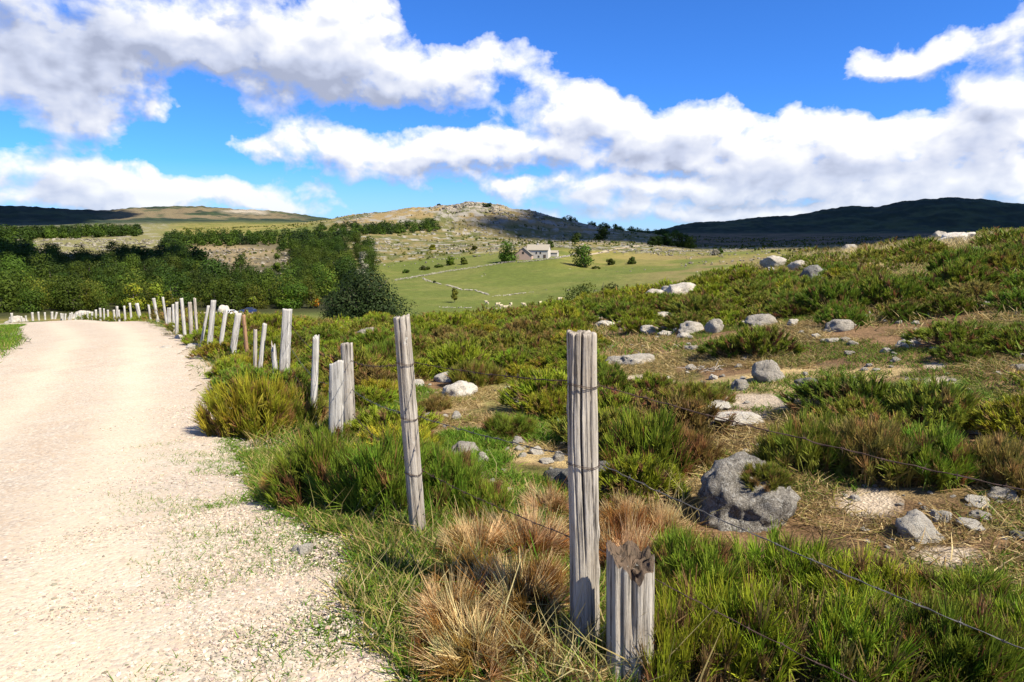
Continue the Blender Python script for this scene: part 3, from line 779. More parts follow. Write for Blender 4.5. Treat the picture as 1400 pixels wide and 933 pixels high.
NEAR = [
 # the broom carpet at the lower right
 (905, 940, 130, 150, 'bright', 'yellow-green broom right against the rotten stump'),
 (1010, 925, 200, 150, 'bright', 'broom clump at the bottom edge, next right of the one against the stump'),
 (1150, 945, 220, 150, 'bright', 'wide broom clump in the middle of the near broom carpet, at the bottom edge'),
 (1290, 950, 220, 140, 'green', 'green broom at the bottom edge towards the right corner'),
 (1400, 930, 180, 120, 'bright', 'broom clump filling the lower right corner'),
 (950, 830, 160, 110, 'green', 'green broom standing just below the big speckled boulder'),
 (1070, 820, 180, 100, 'bright', 'bright broom clump directly right of and below the big boulder'),
 (1190, 850, 180, 100, 'bright', 'bright broom clump below the slanted slab'),
 (1320, 860, 170, 80, 'green', 'low green broom at the far edge of the near carpet, by the right edge'),
 (905, 830, 60, 70, 'olive', 'slim olive broom just behind the rotten stump'),
 # behind the fence
 (880, 655, 130, 110, 'green', 'dark green and brown bush right of the tall cracked post'),
 (940, 640, 80, 70, 'brown', 'brown-stemmed bush touching the left of the big speckled boulder'),
 (1105, 648, 120, 95, 'olive', 'dark olive bush right behind the big boulder, first of the dark bank'),
 (1190, 655, 130, 95, 'brown', 'rust-brown bush in the middle of the dark bank'),
 (1275, 662, 130, 85, 'green', 'dark green bush in the right half of the dark bank'),
 (1365, 668, 120, 85, 'brown', 'brown-green bush ending the dark bank at the right edge'),
 (697, 598, 70, 34, 'green', 'small low green bush alone in the bare patch between the two near posts'),
 (528, 512, 64, 50, 'green', 'rounded green bush just left of the round slim post'),
 (597, 562, 48, 28, 'brown', 'little brownish bush behind the round slim post at its right'),
 (650, 530, 70, 46, 'olive', 'olive bush directly above the pale slabs'),
 (737, 545, 52, 34, 'olive', 'small olive bush left of the tall cracked post'),
 (832, 535, 50, 44, 'green', 'small green bush touching the right side of the tall cracked post'),
 (950, 560, 84, 46, 'olive', 'olive bush in front of the sandy path'),
 # between fence and road
 (345, 598, 120, 100, 'yellow', 'yellow-tipped broom leaning over the road edge with a dark shadow'),
 (400, 590, 90, 80, 'olive', 'olive broom just right of the yellow-tipped one'),
 (445, 690, 120, 110, 'green', 'large green broom below the white split plank'),
 (520, 705, 130, 120, 'green', 'large green broom touching the left side of the round slim post'),
 (610, 700, 110, 100, 'green', 'green broom touching the right side of the round slim post'),
 (660, 715, 80, 70, 'green', 'green broom between the two near posts, above the dry bush'),
 (390, 680, 60, 60, 'brown', 'brown twiggy bush at the road side of the large green brooms'),
 (330, 508, 70, 26, 'yellow', 'low yellowish broom at the road side of the leaning posts'),
 (375, 518, 60, 24, 'bright', 'low bright broom before the split splinter post'),
 (452, 612, 66, 40, 'green', 'small green broom at the foot of the white split plank'),
 (458, 545, 44, 30, 'yellow', 'small yellowish broom behind the white split plank'),
 # dry broom
 (650, 935, 170, 120, 'straw', 'dead straw-coloured bush at the bottom edge, lowest of the dry ones'),
 (625, 870, 140, 110, 'straw', 'dead golden bush fanning out over the grass verge'),
 (710, 850, 150, 120, 'straw', 'dead orange-brown bush between the two lower dry bushes and the cracked post'),
 (725, 770, 130, 110, 'straw', 'pale dead bush just left of the middle of the tall cracked post'),
 (650, 770, 120, 90, 'straw', 'dead rusty bush below the green broom by the round slim post'),
 (860, 790, 110, 110, 'straw', 'pale dead bush between the tall cracked post and the big boulder'),
 (900, 735, 80, 70, 'straw', 'small dead bush at the left foot of the big boulder'),
 (755, 945, 130, 70, 'straw', 'dead grassy bush at the bottom edge below the tall cracked post'),
 (650, 820, 130, 80, 'rust', 'rust-brown dead bush in the heart of the dry clump left of the cracked post'),
 (735, 835, 110, 90, 'rust', 'rust-brown dead bush at the foot of the tall cracked post, left side'),
 (610, 915, 110, 70, 'rust', 'orange dead bush at the lower left of the dry clump, by the verge'),
 (700, 915, 120, 80, 'rust', 'dark orange dead bush between the two lowest straw-coloured ones'),
 (860, 745, 80, 70, 'rust', 'rust-brown dead bush right behind the tall cracked post and the stump'),
 (750, 705, 80, 60, 'straw', 'small pale dead bush in front of the dark half-hidden boulder'),
 (855, 720, 80, 60, 'straw', 'small dead bush right of the tall cracked post, before the dark green bush'),
]
for a in NEAR:
    near_shrub(*a, group='dry dead broom by the fence' if a[4] in ('straw', 'rust') else 'broom bushes near the fence', kind='dry bush' if a[4] in ('straw', 'rust') else 'broom bush')

def boulder_bush():
    c, W = BOULDER[0]
    f, s_ = SH[('near', 'olive', 0)]
    e = bpy.data.objects.new('broom_bush', None); col.objects.link(e); e.location = c + np.array([W * .12, -W * .12, W * .30]); e.scale = (W * .5, W * .42, W * .42)
    e['label'] = 'small grassy bush growing on top of the big boulder'; e['category'] = 'broom bush'; e['group'] = 'broom bushes near the fence'
    link('foliage', f, parent=e); link('stems', s_, parent=e)
boulder_bush()

def scatter_heath():
    g = np.random.default_rng(21); cand = []
    taken = np.array(TAKEN + ROCKPOS)
    n = 26000
    r = np.sqrt(g.uniform(5.2 ** 2, 78 ** 2, n)); az = np.radians(g.uniform(-34, 40, n))
    # more tries close by
    r2 = np.sqrt(g.uniform(4.5 ** 2, 26 ** 2, 9000)); az2 = np.radians(g.uniform(-30, 40, 9000))
    r = np.r_[r2, r]; az = np.r_[az2, az]
    x = r * np.sin(az); y = r * np.cos(az); z = H(x, y); px, py = project(x, y, z)
    rd = road_dist(x, y)
    field = (x > fence_x(y) + .35)
    ver = (~field) & (rd > .55) & (r > 11) & (r < 70)
    lft = (~field) & (road_coords(x, y)[0] > 3.0) & (rd > .7)
    nz = fbm(x, y, 3.2, 4, 71)
    keep = (field & (nz > .355)) | (ver & (nz > .42)) | lft
    keep &= ~((inell(px, py, BARE) > 0) & (r < 26) & (g.uniform(0, 1, len(r)) > .07))
    keep &= rd > .5
    keep &= ~((px > 880) & (py > 640) & (r < 7))
    keep &= ~((px > 560) & (px < 800) & (py > 640))
    rad = g.uniform(.26, .62, len(r)) * np.interp(r, [5, 10, 30, 75], [.75, 1.05, 1.35, 1.6])
    idx = np.where(keep)[0]
    # grid hash for spacing
    grid = {}
    out = []
    RK = np.array(ROCKPOS); rk_r = np.hypot(RK[:, 0], RK[:, 1]); rk_a = np.arctan2(RK[:, 0], RK[:, 1])
    for i in idx:
        gap = rk_r - r[i]; lim = np.where(rk_r > 33, 11, np.minimum(.22 * rk_r, 4.5))
        if ((gap > -.2) & (gap < lim) & (np.abs(rk_a - az[i]) * rk_r < RK[:, 2] * .8 + rad[i] * .55)).any(): continue
        if len(taken) and (np.hypot(taken[:, 0] - x[i], taken[:, 1] - y[i]) < taken[:, 2] + rad[i] * .55).any(): continue
        cx, cy = int(x[i] // 2), int(y[i] // 2); ok = True
        for a in (-1, 0, 1):
            for b in (-1, 0, 1):
                for j in grid.get((cx + a, cy + b), ()):
                    if math.hypot(x[j] - x[i], y[j] - y[i]) < .60 * (rad[i] + rad[j]): ok = False; break
                if not ok: break
            if not ok: break
        if ok: grid.setdefault((cx, cy), []).append(i); out.append(i)
    out = np.array(out)
    pz = fbm(x[out], y[out], 5.5, 3, 77)
    size = rad[out] / r[out]
    inview = (px[out] > -30) & (px[out] < 1430) & (py[out] < 960)
    order = np.argsort(-(size * inview))
    cnt = 0; acc = Acc()
    G = {'green': 'green bushes of the heath slope', 'bright': 'yellow-green bushes of the heath slope', 'olive': 'olive bushes of the heath slope', 'brown': 'brown heather bushes of the heath slope', 'yellow': 'yellowish bushes of the heath slope'}
    L = {'green': 'dark green broom bush among the many on the stony heath slope', 'bright': 'fresh yellow-green broom bush among the many on the heath slope', 'olive': 'dull olive broom bush among the many on the heath slope',
         'brown': 'rusty brown heather bush among the green ones on the heath slope', 'yellow': 'yellowish broom bush among the green ones on the heath slope'}
    for o in order:
        i = out[o]; v = pz[o] + g.normal(0, .07)
        pal = 'brown' if v < .315 else 'olive' if v < .42 else 'green' if v < .53 else 'bright' if v < .66 else 'olive'
        if g.uniform() < .05: pal = 'yellow'
        if px[i] > 1050 and pal == 'bright': pal = 'green'
        hh = rad[i] * g.uniform(.75, 1.1)
        if cnt < 235 and inview[o]:
            link('heath_bush', SH[('mid', pal, int(g.integers(0, 3)))], L[pal], 'bush', G[pal], loc=(x[i], y[i], z[i] - .03), rot=(0, 0, g.uniform(0, 6.28)), scale=(rad[i] * 2, rad[i] * 2, hh * 2)); cnt += 1
        else:
            ks = [k for k, q in enumerate(LOWP) if q == pal]; f, s = LOWS[int(g.choice(ks))]
            th = g.uniform(0, 6.28); c_, s_ = math.cos(th), math.sin(th)
            V = f[0] * np.array([rad[i] * 2, rad[i] * 2, hh * 2])
            V = np.c_[V[:, 0] * c_ - V[:, 1] * s_, V[:, 0] * s_ + V[:, 1] * c_, V[:, 2]] + np.array([x[i], y[i], z[i] - .03])
            acc.add(V, f[1], np.clip(f[2] * g.uniform(.8, 1.2), 0, 1))
    link('undergrowth', acc.build('undergrowth', [M_GRASS]), 'low broom and heather covering the farther heath', 'undergrowth', kind='stuff')
    print('shrubs', len(out), cnt)
scatter_heath()
print('shrubs', round(time.time() - T0, 1))

# ------------------------------------------------------------------ grass
def grass_patch(x, y, hmin, hmax, w, cols, g, lean=.35, bendy=.35, z=None):
    n = len(x); z = H(x, y) if z is None else z
    P0 = np.c_[x, y, z - .01]
    D = unit(np.c_[g.normal(size=(n, 2)) * lean, np.ones(n)])
    L = g.uniform(hmin, hmax, n)
    bend = np.c_[g.normal(size=(n, 2)) * bendy, -g.uniform(0, .3, n)]
    ci = g.integers(0, len(cols), n); c = np.array(cols)[ci] * g.uniform(.7, 1.3, (n, 1))
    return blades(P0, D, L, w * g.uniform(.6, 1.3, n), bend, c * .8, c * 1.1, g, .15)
def clumped(n, g, sampler, scale, thr, seed):
    x, y = sampler(n); m = fbm(x, y, scale, 3, seed) > thr
    return x[m], y[m]
def polar(g, r0, r1, a0, a1):
    return lambda n: (lambda r, a: (r * np.sin(a), r * np.cos(a)))(np.sqrt(g.uniform(r0 * r0, r1 * r1, n)), np.radians(g.uniform(a0, a1, n)))
def tufts(x, y, g, per, spread):
    x = np.repeat(x, per) + g.normal(size=len(x) * per) * spread; y = np.repeat(y, per) + g.normal(size=len(y) * per) * spread
    return x, y
GREENS = [(.075, .165, .012), (.105, .185, .014), (.14, .19, .02), (.085, .14, .015), (.2, .18, .04)]
STRAWS = [(.38, .29, .12), (.29, .2, .08), (.48, .38, .19), (.2, .13, .05), (.14, .125, .03)]
def build_grass():
    g = np.random.default_rng(31); a = Acc()
    # green verge between road and fence
    x, y = polar(g, 1.9, 7, -40, 12)(34000); rd = road_dist(x, y); m = (rd > .05) & (rd < 1.25 + fbm(x, y, 1, 2, 3) * .6) & (x < fence_x(y) + .7)
    m &= (fbm(x, y, .5, 3, 81) + sst(0, .35, rd) * .5 > .62)
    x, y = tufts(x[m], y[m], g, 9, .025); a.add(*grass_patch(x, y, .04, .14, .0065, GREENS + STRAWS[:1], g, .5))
    x, y = polar(g, 2, 8, -34, 10)(1500); rd = road_dist(x, y); m = (rd > .3) & (x < fence_x(y) + .5) & (fbm(x, y, .4, 2, 80) > .5)
    x, y = tufts(x[m], y[m], g, 16, .03); a.add(*grass_patch(x, y, .12, .30, .006, GREENS + STRAWS[:2], g, .4))
    x, y = polar(g, 7, 45, -38, -8)(16000); rd = road_dist(x, y); m = (rd > .15) & (rd < 1.9) & (fbm(x, y, .9, 3, 82) > .45)
    x, y = tufts(x[m], y[m], g, 5, .05); a.add(*grass_patch(x, y, .06, .2, .012, GREENS + STRAWS[:2], g, .5))
    # left edge of the road
    x, y = polar(g, 8, 60, -45, -30)(14000); t, w = road_coords(x, y); m = (t - w > .05) & (t - w < 5)
    x, y = tufts(x[m], y[m], g, 4, .06); a.add(*grass_patch(x, y, .08, .25, .016, GREENS[:3], g, .5))
    # little tufts on the gravel edge
    x, y = polar(g, 2, 8, -40, -2)(9000); t, w = road_coords(x, y); m = (t > -.2) & (t < .95) & (fbm(x, y, .38, 2, 83) > .50 + .16 * np.clip(t, 0, 1))
    x, y = tufts(x[m], y[m], g, 16, .03); a.add(*grass_patch(x, y, .025, .08, .0055, GREENS[:3], g, .7))
    # turf and thin grass in the field
    x, y = polar(g, 3.5, 16, -15, 40)(60000); z = H(x, y); px, py = project(x, y, z)
    tf = inell(px, py, TURF); m = (x > fence_x(y) + .1) & ((fbm(x, y, .8, 3, 84) > .56) | ((tf > 0) & (fbm(x, y, .5, 2, 85) > .4)))
    m &= inell(px, py, SAND) <= 0
    x, y = tufts(x[m], y[m], g, 4, .04); a.add(*grass_patch(x, y, .03, .1, .008, GREENS + [STRAWS[4]], g, .6))
    x, y = polar(g, 3.2, 12, -16, 14)(40000); z = H(x, y); px, py = project(x, y, z)
    m = (x > fence_x(y) + .05) & (inell(px, py, TURF) > 0) & (fbm(x, y, .45, 3, 85) > .42)
    x, y = tufts(x[m], y[m], g, 6, .035); a.add(*grass_patch(x, y, .04, .13, .008, GREENS[:4], g, .55))
    link('grass', a.build('grass', [M_GRASS]), 'short green grass on the verge and in the field', 'grass', kind='stuff')
    # dry grass, straw litter
    b = Acc()
    x, y = polar(g, 2.5, 16, -15, 40)(110000); z = H(x, y); px, py = project(x, y, z)
    m = (x > fence_x(y) + .1) & (fbm(x, y, .9, 3, 86) > np.where(px < 800, .52, .46)) & (inell(px, py, SAND) <= .1)
    x, y = tufts(x[m], y[m], g, 3, .05)
    b.add(*grass_patch(x, y, .05, .16, .006, STRAWS, g, 1.6, .5))
    x, y = polar(g, 12, 62, -33, 40)(60000); m = (x > fence_x(y) + .3) & (fbm(x, y, 2.2, 3, 87) > .44)
    x, y = tufts(x[m], y[m], g, 4, .1); b.add(*grass_patch(x, y, .10, .28, .017, STRAWS + GREENS[:2], g, .6))
    # pale plumes along the right skyline
    x, y = polar(g, 36, 64, 17, 40)(9000); m = fbm(x, y, 4, 2, 88) > .48
    x, y = tufts(x[m], y[m], g, 6, .15); b.add(*grass_patch(x, y, .3, .75, .022, [(.50, .41, .22), (.40, .32, .15)], g, .35))
    # tall dry stalks on the verge, bottom of the picture
    for (px, py, n) in ((540, 880, 40), (520, 830, 30), (760, 930, 60), (800, 925, 60), (850, 930, 40), (560, 760, 25), (450, 640, 18), (420, 520, 20), (480, 720, 16), (330, 560, 20), (700, 930, 40), (300, 500, 30), (270, 480, 40), (230, 460, 50), (640, 660, 20), (940, 700, 30), (925, 715, 40)):
        p = hit(px, py); x, y = p[0] + g.normal(size=n) * .09, p[1] + g.normal(size=n) * .09
        b.add(*grass_patch(x, y, .15, .42, .005, [(.34, .29, .14), (.28, .22, .09), (.22, .2, .07)], g, .35, .35))
    link('dry_grass', b.build('dry_grass', [M_GRASS]), 'straw-coloured dry grass between bushes and stones', 'grass', kind='stuff')
    # loose gravel
    q1 = polar(g, 1.7, 4.8, -42, 8)(52000); q2 = polar(g, 4.8, 11, -42, 0)(30000); x, y = np.r_[q1[0], q2[0]], np.r_[q1[1], q2[1]]; t, w = road_coords(x, y)
    m = (t > -.55 - .3 * fbm(x, y, .6, 2, 89)) & (t < w)
    m &= g.uniform(0, 1, len(x)) < np.where(np.abs(t) < .6, .9, .30 + .3 * (fbm(x, y, .7, 3, 92) > .52))
    x, y = x[m], y[m]; s = np.exp(g.normal(math.log(.0046), .42, len(x))) * np.interp(np.hypot(x, y), [3, 8], [1, 1.35])
    V, T, tone = rubble('gravel', np.c_[x, y, H0(x, y) + .018 + np.clip(road_coords(x, y)[0], 0, 1) * .018], np.clip(s, .003, .02), '', None, 5)
    base = np.array([.44, .37, .285]) * np.repeat(np.where(g.uniform(size=len(x)) < .3, tone * .6, tone), len(ICO[1][0]))[:, None]
    base *= np.repeat(g.normal(1, .05, (len(x), 3)), len(ICO[1][0]), 0)
    link('gravel', mesh('gravel', V, T, np.clip(base, .05, .6), [M_STEMG]), 'loose pale gravel on the road', 'gravel', kind='stuff')
M_STEMG = foliage_mat('gravel_stone', 0, .9, .15, 0, 0)
build_grass()
print('grass', round(time.time() - T0, 1))

# ------------------------------------------------------------------ fence posts
def post_mesh(seed, L, rad, square=0.0, crack=None, top='flat', flat=1.0, taper=.04, sides=36, rings=60, mats=None, knots=3, under=.25):
    g = np.random.default_rng(seed)
    th = np.arange(sides) / sides * 2 * math.pi; zz = np.linspace(-under, L, rings)
    TH, ZZ = np.meshgrid(th, zz)
    o = g.uniform(0, 100)
    cs, sn = np.cos(TH), np.sin(TH)
    rr = np.ones_like(TH)
    if square: rr = rr / (np.maximum(np.abs(cs), np.abs(sn)) * square + (1 - square)) * (1 - .12 * square)
    rr = rr * (1 - taper * ZZ / max(L, .1))
    gro = fbm(cs * 3 + o, sn * 3 + ZZ * .22, .35, 4, seed % 50) - .5
    fine = fbm(cs * 6 + o, sn * 6 + ZZ * .5 + 31, .3, 3, seed % 50 + 3) - .5
    rr = rr * (1 + .10 * gro + .07 * fine + .07 * (fbm(ZZ * 2 + o, TH * 0, .5, 3, 4) - .5))
    if crack is not None:
        for (ca, z0, wd, dp) in crack:
            da = np.abs((TH - ca - .12 * np.sin(ZZ * 5) + math.pi) % (2 * math.pi) - math.pi)
            rr = rr * (1 - dp * np.exp(-(da / wd) ** 2) * sst(z0, z0 + .25 * L, ZZ))
    for k in range(knots):
        ka, kz = g.uniform(0, 6.28), g.uniform(.15, .9) * L
        da = np.abs((TH - ka + math.pi) % (2 * math.pi) - math.pi)
        dd = (da * rad / .022) ** 2 + ((ZZ - kz) / .03) ** 2
        rr = rr * (1 + .13 * np.exp(-dd) - .1 * np.exp(-dd * 6))
    X = rr * rad * cs; Y = rr * rad * sn * flat
    Zo = ZZ.copy()
    tj = np.zeros(sides)
    if top == 'flat': tj = (fbm(np.cos(th) * 2 + o, np.sin(th) * 2, .7, 3, 8) - .5) * .035 + np.cos(th + g.uniform(0, 6)) * .006
    elif top == 'slant': tj = np.cos(th + g.uniform(0, 6.28)) * rad * .5 + (fbm(np.cos(th) * 2 + o, np.sin(th) * 2, .4, 3, 8) - .5) * .06
    elif top == 'jag': tj = (fbm(np.cos(th) * 3 + o, np.sin(th) * 3, .4, 3, 8) - .62) * L * .45
    elif top == 'spike': tj = -np.abs(np.sin(th * 1.0 + .6)) * L * .35 + (fbm(np.cos(th) * 4 + o, np.sin(th) * 4, .4, 3, 8) - .5) * L * .35
    f = np.clip((ZZ - L * .55) / (L * .45), 0, 1)
    Zo = Zo + tj[None] * f
    V = np.c_[X.ravel(), Y.ravel(), Zo.ravel()]
    i = np.arange(rings - 1)[:, None] * sides; j = np.arange(sides)[None]; k = (j + 1) % sides
    Q = np.stack([i + j, i + k, i + sides + k, i + sides + j], -1).reshape(-1, 4)
    # top: inner ring and centre
    b = (rings - 1) * sides
    inner = V[b:b + sides].copy(); cen = inner.mean(0)
    inner = cen + (inner - cen) * .88; inner[:, 2] += .004
    if top == 'jag': inner[:, 2] -= L * .05
    V = np.vstack([V, inner, cen + np.array([0, 0, -.004 if top != 'jag' else -L * .12])])
    q2 = np.stack([b + j[0], b + k[0], b + sides + k[0], b + sides + j[0]], -1)
    T = np.stack([b + sides + j[0], b + sides + k[0], np.full(sides, b + 2 * sides)], -1)
    return mesh('fence_post', V, [np.vstack([Q, q2]), T], None, mats or [M_WOOD], True)

def place_post(base_px, top_px, r, wpx, lab, seed, mat=None, group=None, square=0.0, top='flat', crack=None, flat=1.0, sides=20, rings=30, name='fence_post', cat='fence post', knots=3, base=None):
    b = at_range(base_px[0], base_px[1], r) if base is None else base
    t = ray_at(top_px[0], top_px[1], r)
    ax = t - b; L = float(np.linalg.norm(ax))
    rad = wpx * depth((b + t) / 2) / F / 2
    me = post_mesh(seed, L, rad, square, crack, top, flat, .04, sides, rings, [mat or M_WOOD], knots)
    o = link(name, me, lab, cat, group, loc=b)
    o.rotation_mode = 'QUATERNION'; o.rotation_quaternion = Vector((0, 0, 1)).rotation_difference(Vector(ax))
    return o, b, t
GP = 'wooden fence posts along the road'
import bpy as _b
P1, P1b, P1t = place_post((800, 872), (795, 456), 2.62, 42, 'tall cracked grey post nearest the viewer, split from its top', 1, group=GP, square=.35, sides=160, rings=170, top='flat', crack=[(4.62, .34, .05, .8), (5.3, .1, .035, .25), (4.15, .2, .03, .25), (3.6, .0, .03, .2)])
P2, P2b, P2t = place_post((572, 735), (549, 434), 3.8, 22.5, 'round slim grey post, second nearest, leaning slightly left', 2, group=GP, sides=64, rings=110, crack=[(4.5, .2, .035, .22), (5.3, -.1, .03, .15)])
def ties(o, rows, b, t, rad):
    L = float(np.linalg.norm(t - b))
    for py in rows:
        z = np.linspace(0, 1, 300)[:, None]; q = b + (t - b) * z; _, pr = project(q[:, 0], q[:, 1], q[:, 2]); f = float(z[np.abs(pr - py).argmin(), 0])
        th = np.linspace(0, 2 * math.pi, 33); a = Acc()
        for dz in (0, .006):
            a.add(*tube(np.c_[np.cos(th) * rad, np.sin(th) * rad, f * L + dz + .008 * np.sin(th * 2)], .0013, 5))
        link('wire_tie', a.build('wire_tie', [M_WIRE], True), parent=o)
ties(P1, (526, 634), P1b, P1t, .066); ties(P2, (497, 571, 646), P2b, P2t, .053)
# rotten stump
def stump():
    b = at_range(862, 925, 2.42); t = ray_at(862, 752, 2.42); L = float(np.linalg.norm(t - b))
    rad = 62 * depth(b) / F / 2
    sides, rings = 72, 70; th = np.arange(sides) / sides * 2 * math.pi
    zz = np.linspace(-.2, L, rings); TH, ZZ = np.meshgrid(th, zz)
    gro = fbm(np.cos(TH) * 3 + 5, np.sin(TH) * 3 + ZZ * .3, .35, 4, 6) - .5
    rr = rad * (1 + .16 * gro) / (np.maximum(np.abs(np.cos(TH)), np.abs(np.sin(TH))) * .35 + .65)
    da = np.abs((TH - 4.75 + math.pi) % (2 * math.pi) - math.pi); rr = rr * (1 - .6 * np.exp(-(da / .10) ** 2) * sst(L * .2, L * .7, ZZ))
    da = np.abs((TH - 4.2 + math.pi) % (2 * math.pi) - math.pi); rr = rr * (1 - .25 * np.exp(-(da / .08) ** 2))
    tj = -.10 * np.exp(-(((th - 4.75 + math.pi) % (2 * math.pi) - math.pi) / .8) ** 2) + .03 * np.cos(th - math.pi) + (fbm(np.cos(th) * 2, np.sin(th) * 2, .6, 3, 7) - .5) * .10
    Zo = ZZ + tj[None] * sst(L * .4, L, ZZ)
    V = np.c_[(rr * np.cos(TH)).ravel(), (rr * np.sin(TH) * .62).ravel(), Zo.ravel()]
    i = np.arange(rings - 1)[:, None] * sides; j = np.arange(sides)[None]; k = (j + 1) % sides
    Q = np.stack([i + j, i + k, i + sides + k, i + sides + j], -1).reshape(-1, 4)
    e = bpy.data.objects.new('rotten_stump', None); col.objects.link(e); e.location = b; e.empty_display_size = .1
    e['label'] = 'short broken stump with a rotten hollow top beside the tall cracked post'; e['category'] = 'post stump'; e['group'] = GP
    e.rotation_mode = 'QUATERNION'; e.rotation_quaternion = Vector((0, 0, 1)).rotation_difference(Vector(t - b))
    shell = mesh('shell', V, Q, None, [M_WOOD], True); link('shell', shell, parent=e)
    # rotten heart: rings going down inside
    bb = V[(rings - 1) * sides:]; cen = bb.mean(0); W = [bb]; 
    for f, dz in ((.84, -.004), (.76, -.02), (.5, -.035), (.25, -.02)):
        w = cen + (bb - cen) * f; w[:, 2] = bb[:, 2] * .6 + cen[2] * .4 + dz + (fbm(w[:, 0] * 60, w[:, 1] * 60, .8, 3, 9) - .5) * .05
        W.append(w)
    W = np.vstack(W + [cen[None] + np.array([[0, 0, -.05]])])
    i = np.arange(4)[:, None] * sides
    Q = np.stack([i + j, i + k, i + sides + k, i + sides + j], -1).reshape(-1, 4)
    T = np.stack([4 * sides + j[0], 4 * sides + k[0], np.full(sides, 5 * sides)], -1)
    link('rotten_heart', mesh('rotten_heart', W, [Q, T], None, [M_ROT], True), parent=e)
stump()
POSTS = [  # base, top, range, width, label, material, square, top style
 ((478, 582), (474, 470), 7.5, 17, 'thick round grey post standing against the white split plank', None, .2, 'flat'),
 ((458, 574), (460, 497), 7.15, 21, 'wide bleached white plank, split off at the top, beside the thick round post', M_WOODP, .5, 'slant'),
 ((427, 570), (432, 461), 8.2, 9.5, 'thin crooked pole with a split top, left of the white plank', M_WOODP, .0, 'slant'),
 ((388, 511), (393, 423), 13, 13, 'broad square pale post, tallest in the middle of the row', M_WOODP, .9, 'flat'),
 ((377, 512), (373, 466), 12.3, 7, 'short splintered post ending in spikes, left of the broad square post', M_WOODP, .2, 'spike'),
 ((354, 509), (362, 443), 13.5, 6.2, 'slim pale pole leaning right, second left of the splintered post', M_WOODP, 0, 'flat'),
 ((348, 504), (349, 451), 13.0, 5.2, 'low thin grey pole just left of the slim leaning pole', None, 0, 'flat'),
 ((338, 481), (333, 431), 15.6, 5.2, 'rusty brown lichen-spotted post leaning left', M_WOODB, .1, 'flat'),
 ((316, 478), (326, 428.5), 16.2, 8.6, 'stout white post leaning right beside the rusty brown post', M_WOODP, .3, 'flat'),
 ((299, 477), (309, 424), 17, 5.8, 'pale post with a kinked foot, leaning right, left of the stout white one', M_WOODP, .1, 'slant'),
 ((286, 479), (292, 411), 18, 6.8, 'tall straight pale post with a squared top, left of the kinked one', M_WOODP, .7, 'flat'),
 ((274, 477), (285, 418.5), 18.6, 3.8, 'thin pole leaning strongly right against the tall straight post', M_WOODP, 0, 'flat'),
 ((270, 465), (266, 408), 20, 3.8, 'thin tall pole leaning left, next to a wider grey post', None, 0, 'flat'),
 ((262, 462), (259.5, 413.5), 21, 5.2, 'grey post left of the thin tall pole', None, .2, 'flat'),
 ((253, 461), (248, 408), 22, 4.6, 'tall pale post leaning left, with its foot by a stone', M_WOODP, .2, 'flat'),
 ((242, 459), (241.5, 413.5), 23.5, 4.4, 'upright pale post, right one of three close together', M_WOODP, .2, 'flat'),
 ((237.5, 450), (236.5, 416.5), 26, 3.2, 'thin pale post, middle one of three close together', M_WOODP, 0, 'flat'),
 ((231.5, 448), (231, 421), 28, 5, 'short very white post, left one of three close together', M_WOODP, .5, 'flat'),
 ((228, 441), (222.5, 406.5), 31, 3.2, 'thin tall post leaning left behind the short very white one', M_WOODP, 0, 'flat'),
 ((216, 439), (210, 408), 36, 4.2, 'tall pale post leaning left, first beyond the yellowish roadside bushes', M_WOODP, .3, 'flat'),
 ((206, 437), (203, 417), 41, 2.8, 'thin short post just left of the tall one that leans left', M_WOODP, 0, 'flat'),
]
for i, (b, t, r, w, lab, m, sq, tp) in enumerate(POSTS):
    place_post(b, t, r, w, lab, 20 + i, m, GP, sq, tp, sides=28 if r < 14 else 16, rings=50 if r < 14 else 26, flat=.7 if 'plank' in lab else 1, knots=3)
FARP = [(192, 431, 187, 415, 5), (179.7, 436, 177.4, 414.6, 3), (171.4, 438, 169.7, 418.5, 2.8), (163, 437, 162, 424, 3), (161, 437, 160, 419, 3.4), (156.4, 433, 155.5, 424, 3), (147.4, 433, 147.4, 424, 2.6), (142, 431, 142, 422, 2.2),
        (137, 431, 136.8, 421.4, 3), (131, 433, 131, 423.7, 3), (125, 435, 126, 426.6, 3), (120, 436, 120, 425.4, 3), (112.3, 439, 113, 428, 3.4), (107, 442, 109, 429, 2.5), (103.7, 441, 105.4, 429, 3), (97, 439, 99, 431, 2.4), (94.3, 440, 96.5, 431.7, 2.4), (89, 440, 90, 433, 2.4),
        (85.7, 438, 86.2, 432.5, 2), (84, 437.4, 83.5, 430, 2.2), (75.4, 438, 78, 429.5, 2.6), (71.5, 438.6, 71, 426.6, 3.2), (61.4, 434, 61.2, 427.4, 2.4), (52.8, 433.4, 52.3, 426.6, 2.4), (44.6, 435.7, 44, 427.4, 3), (36, 437, 35, 432, 2.2), (30.5, 437, 29, 432.6, 2.2), (15.8, 435, 15.8, 428.3, 3)]
def far_r(px): return float(np.interp(px, [16, 44, 71, 97, 120, 142, 170, 192, 206, 216], [112, 101, 92, 82, 73, 65, 56, 48, 42, 37]))
protos = [post_mesh(60 + i, 1.25, .07, .3, None, 'flat', 1, .04, 12, 12, [M_WOODP]) for i in range(4)]
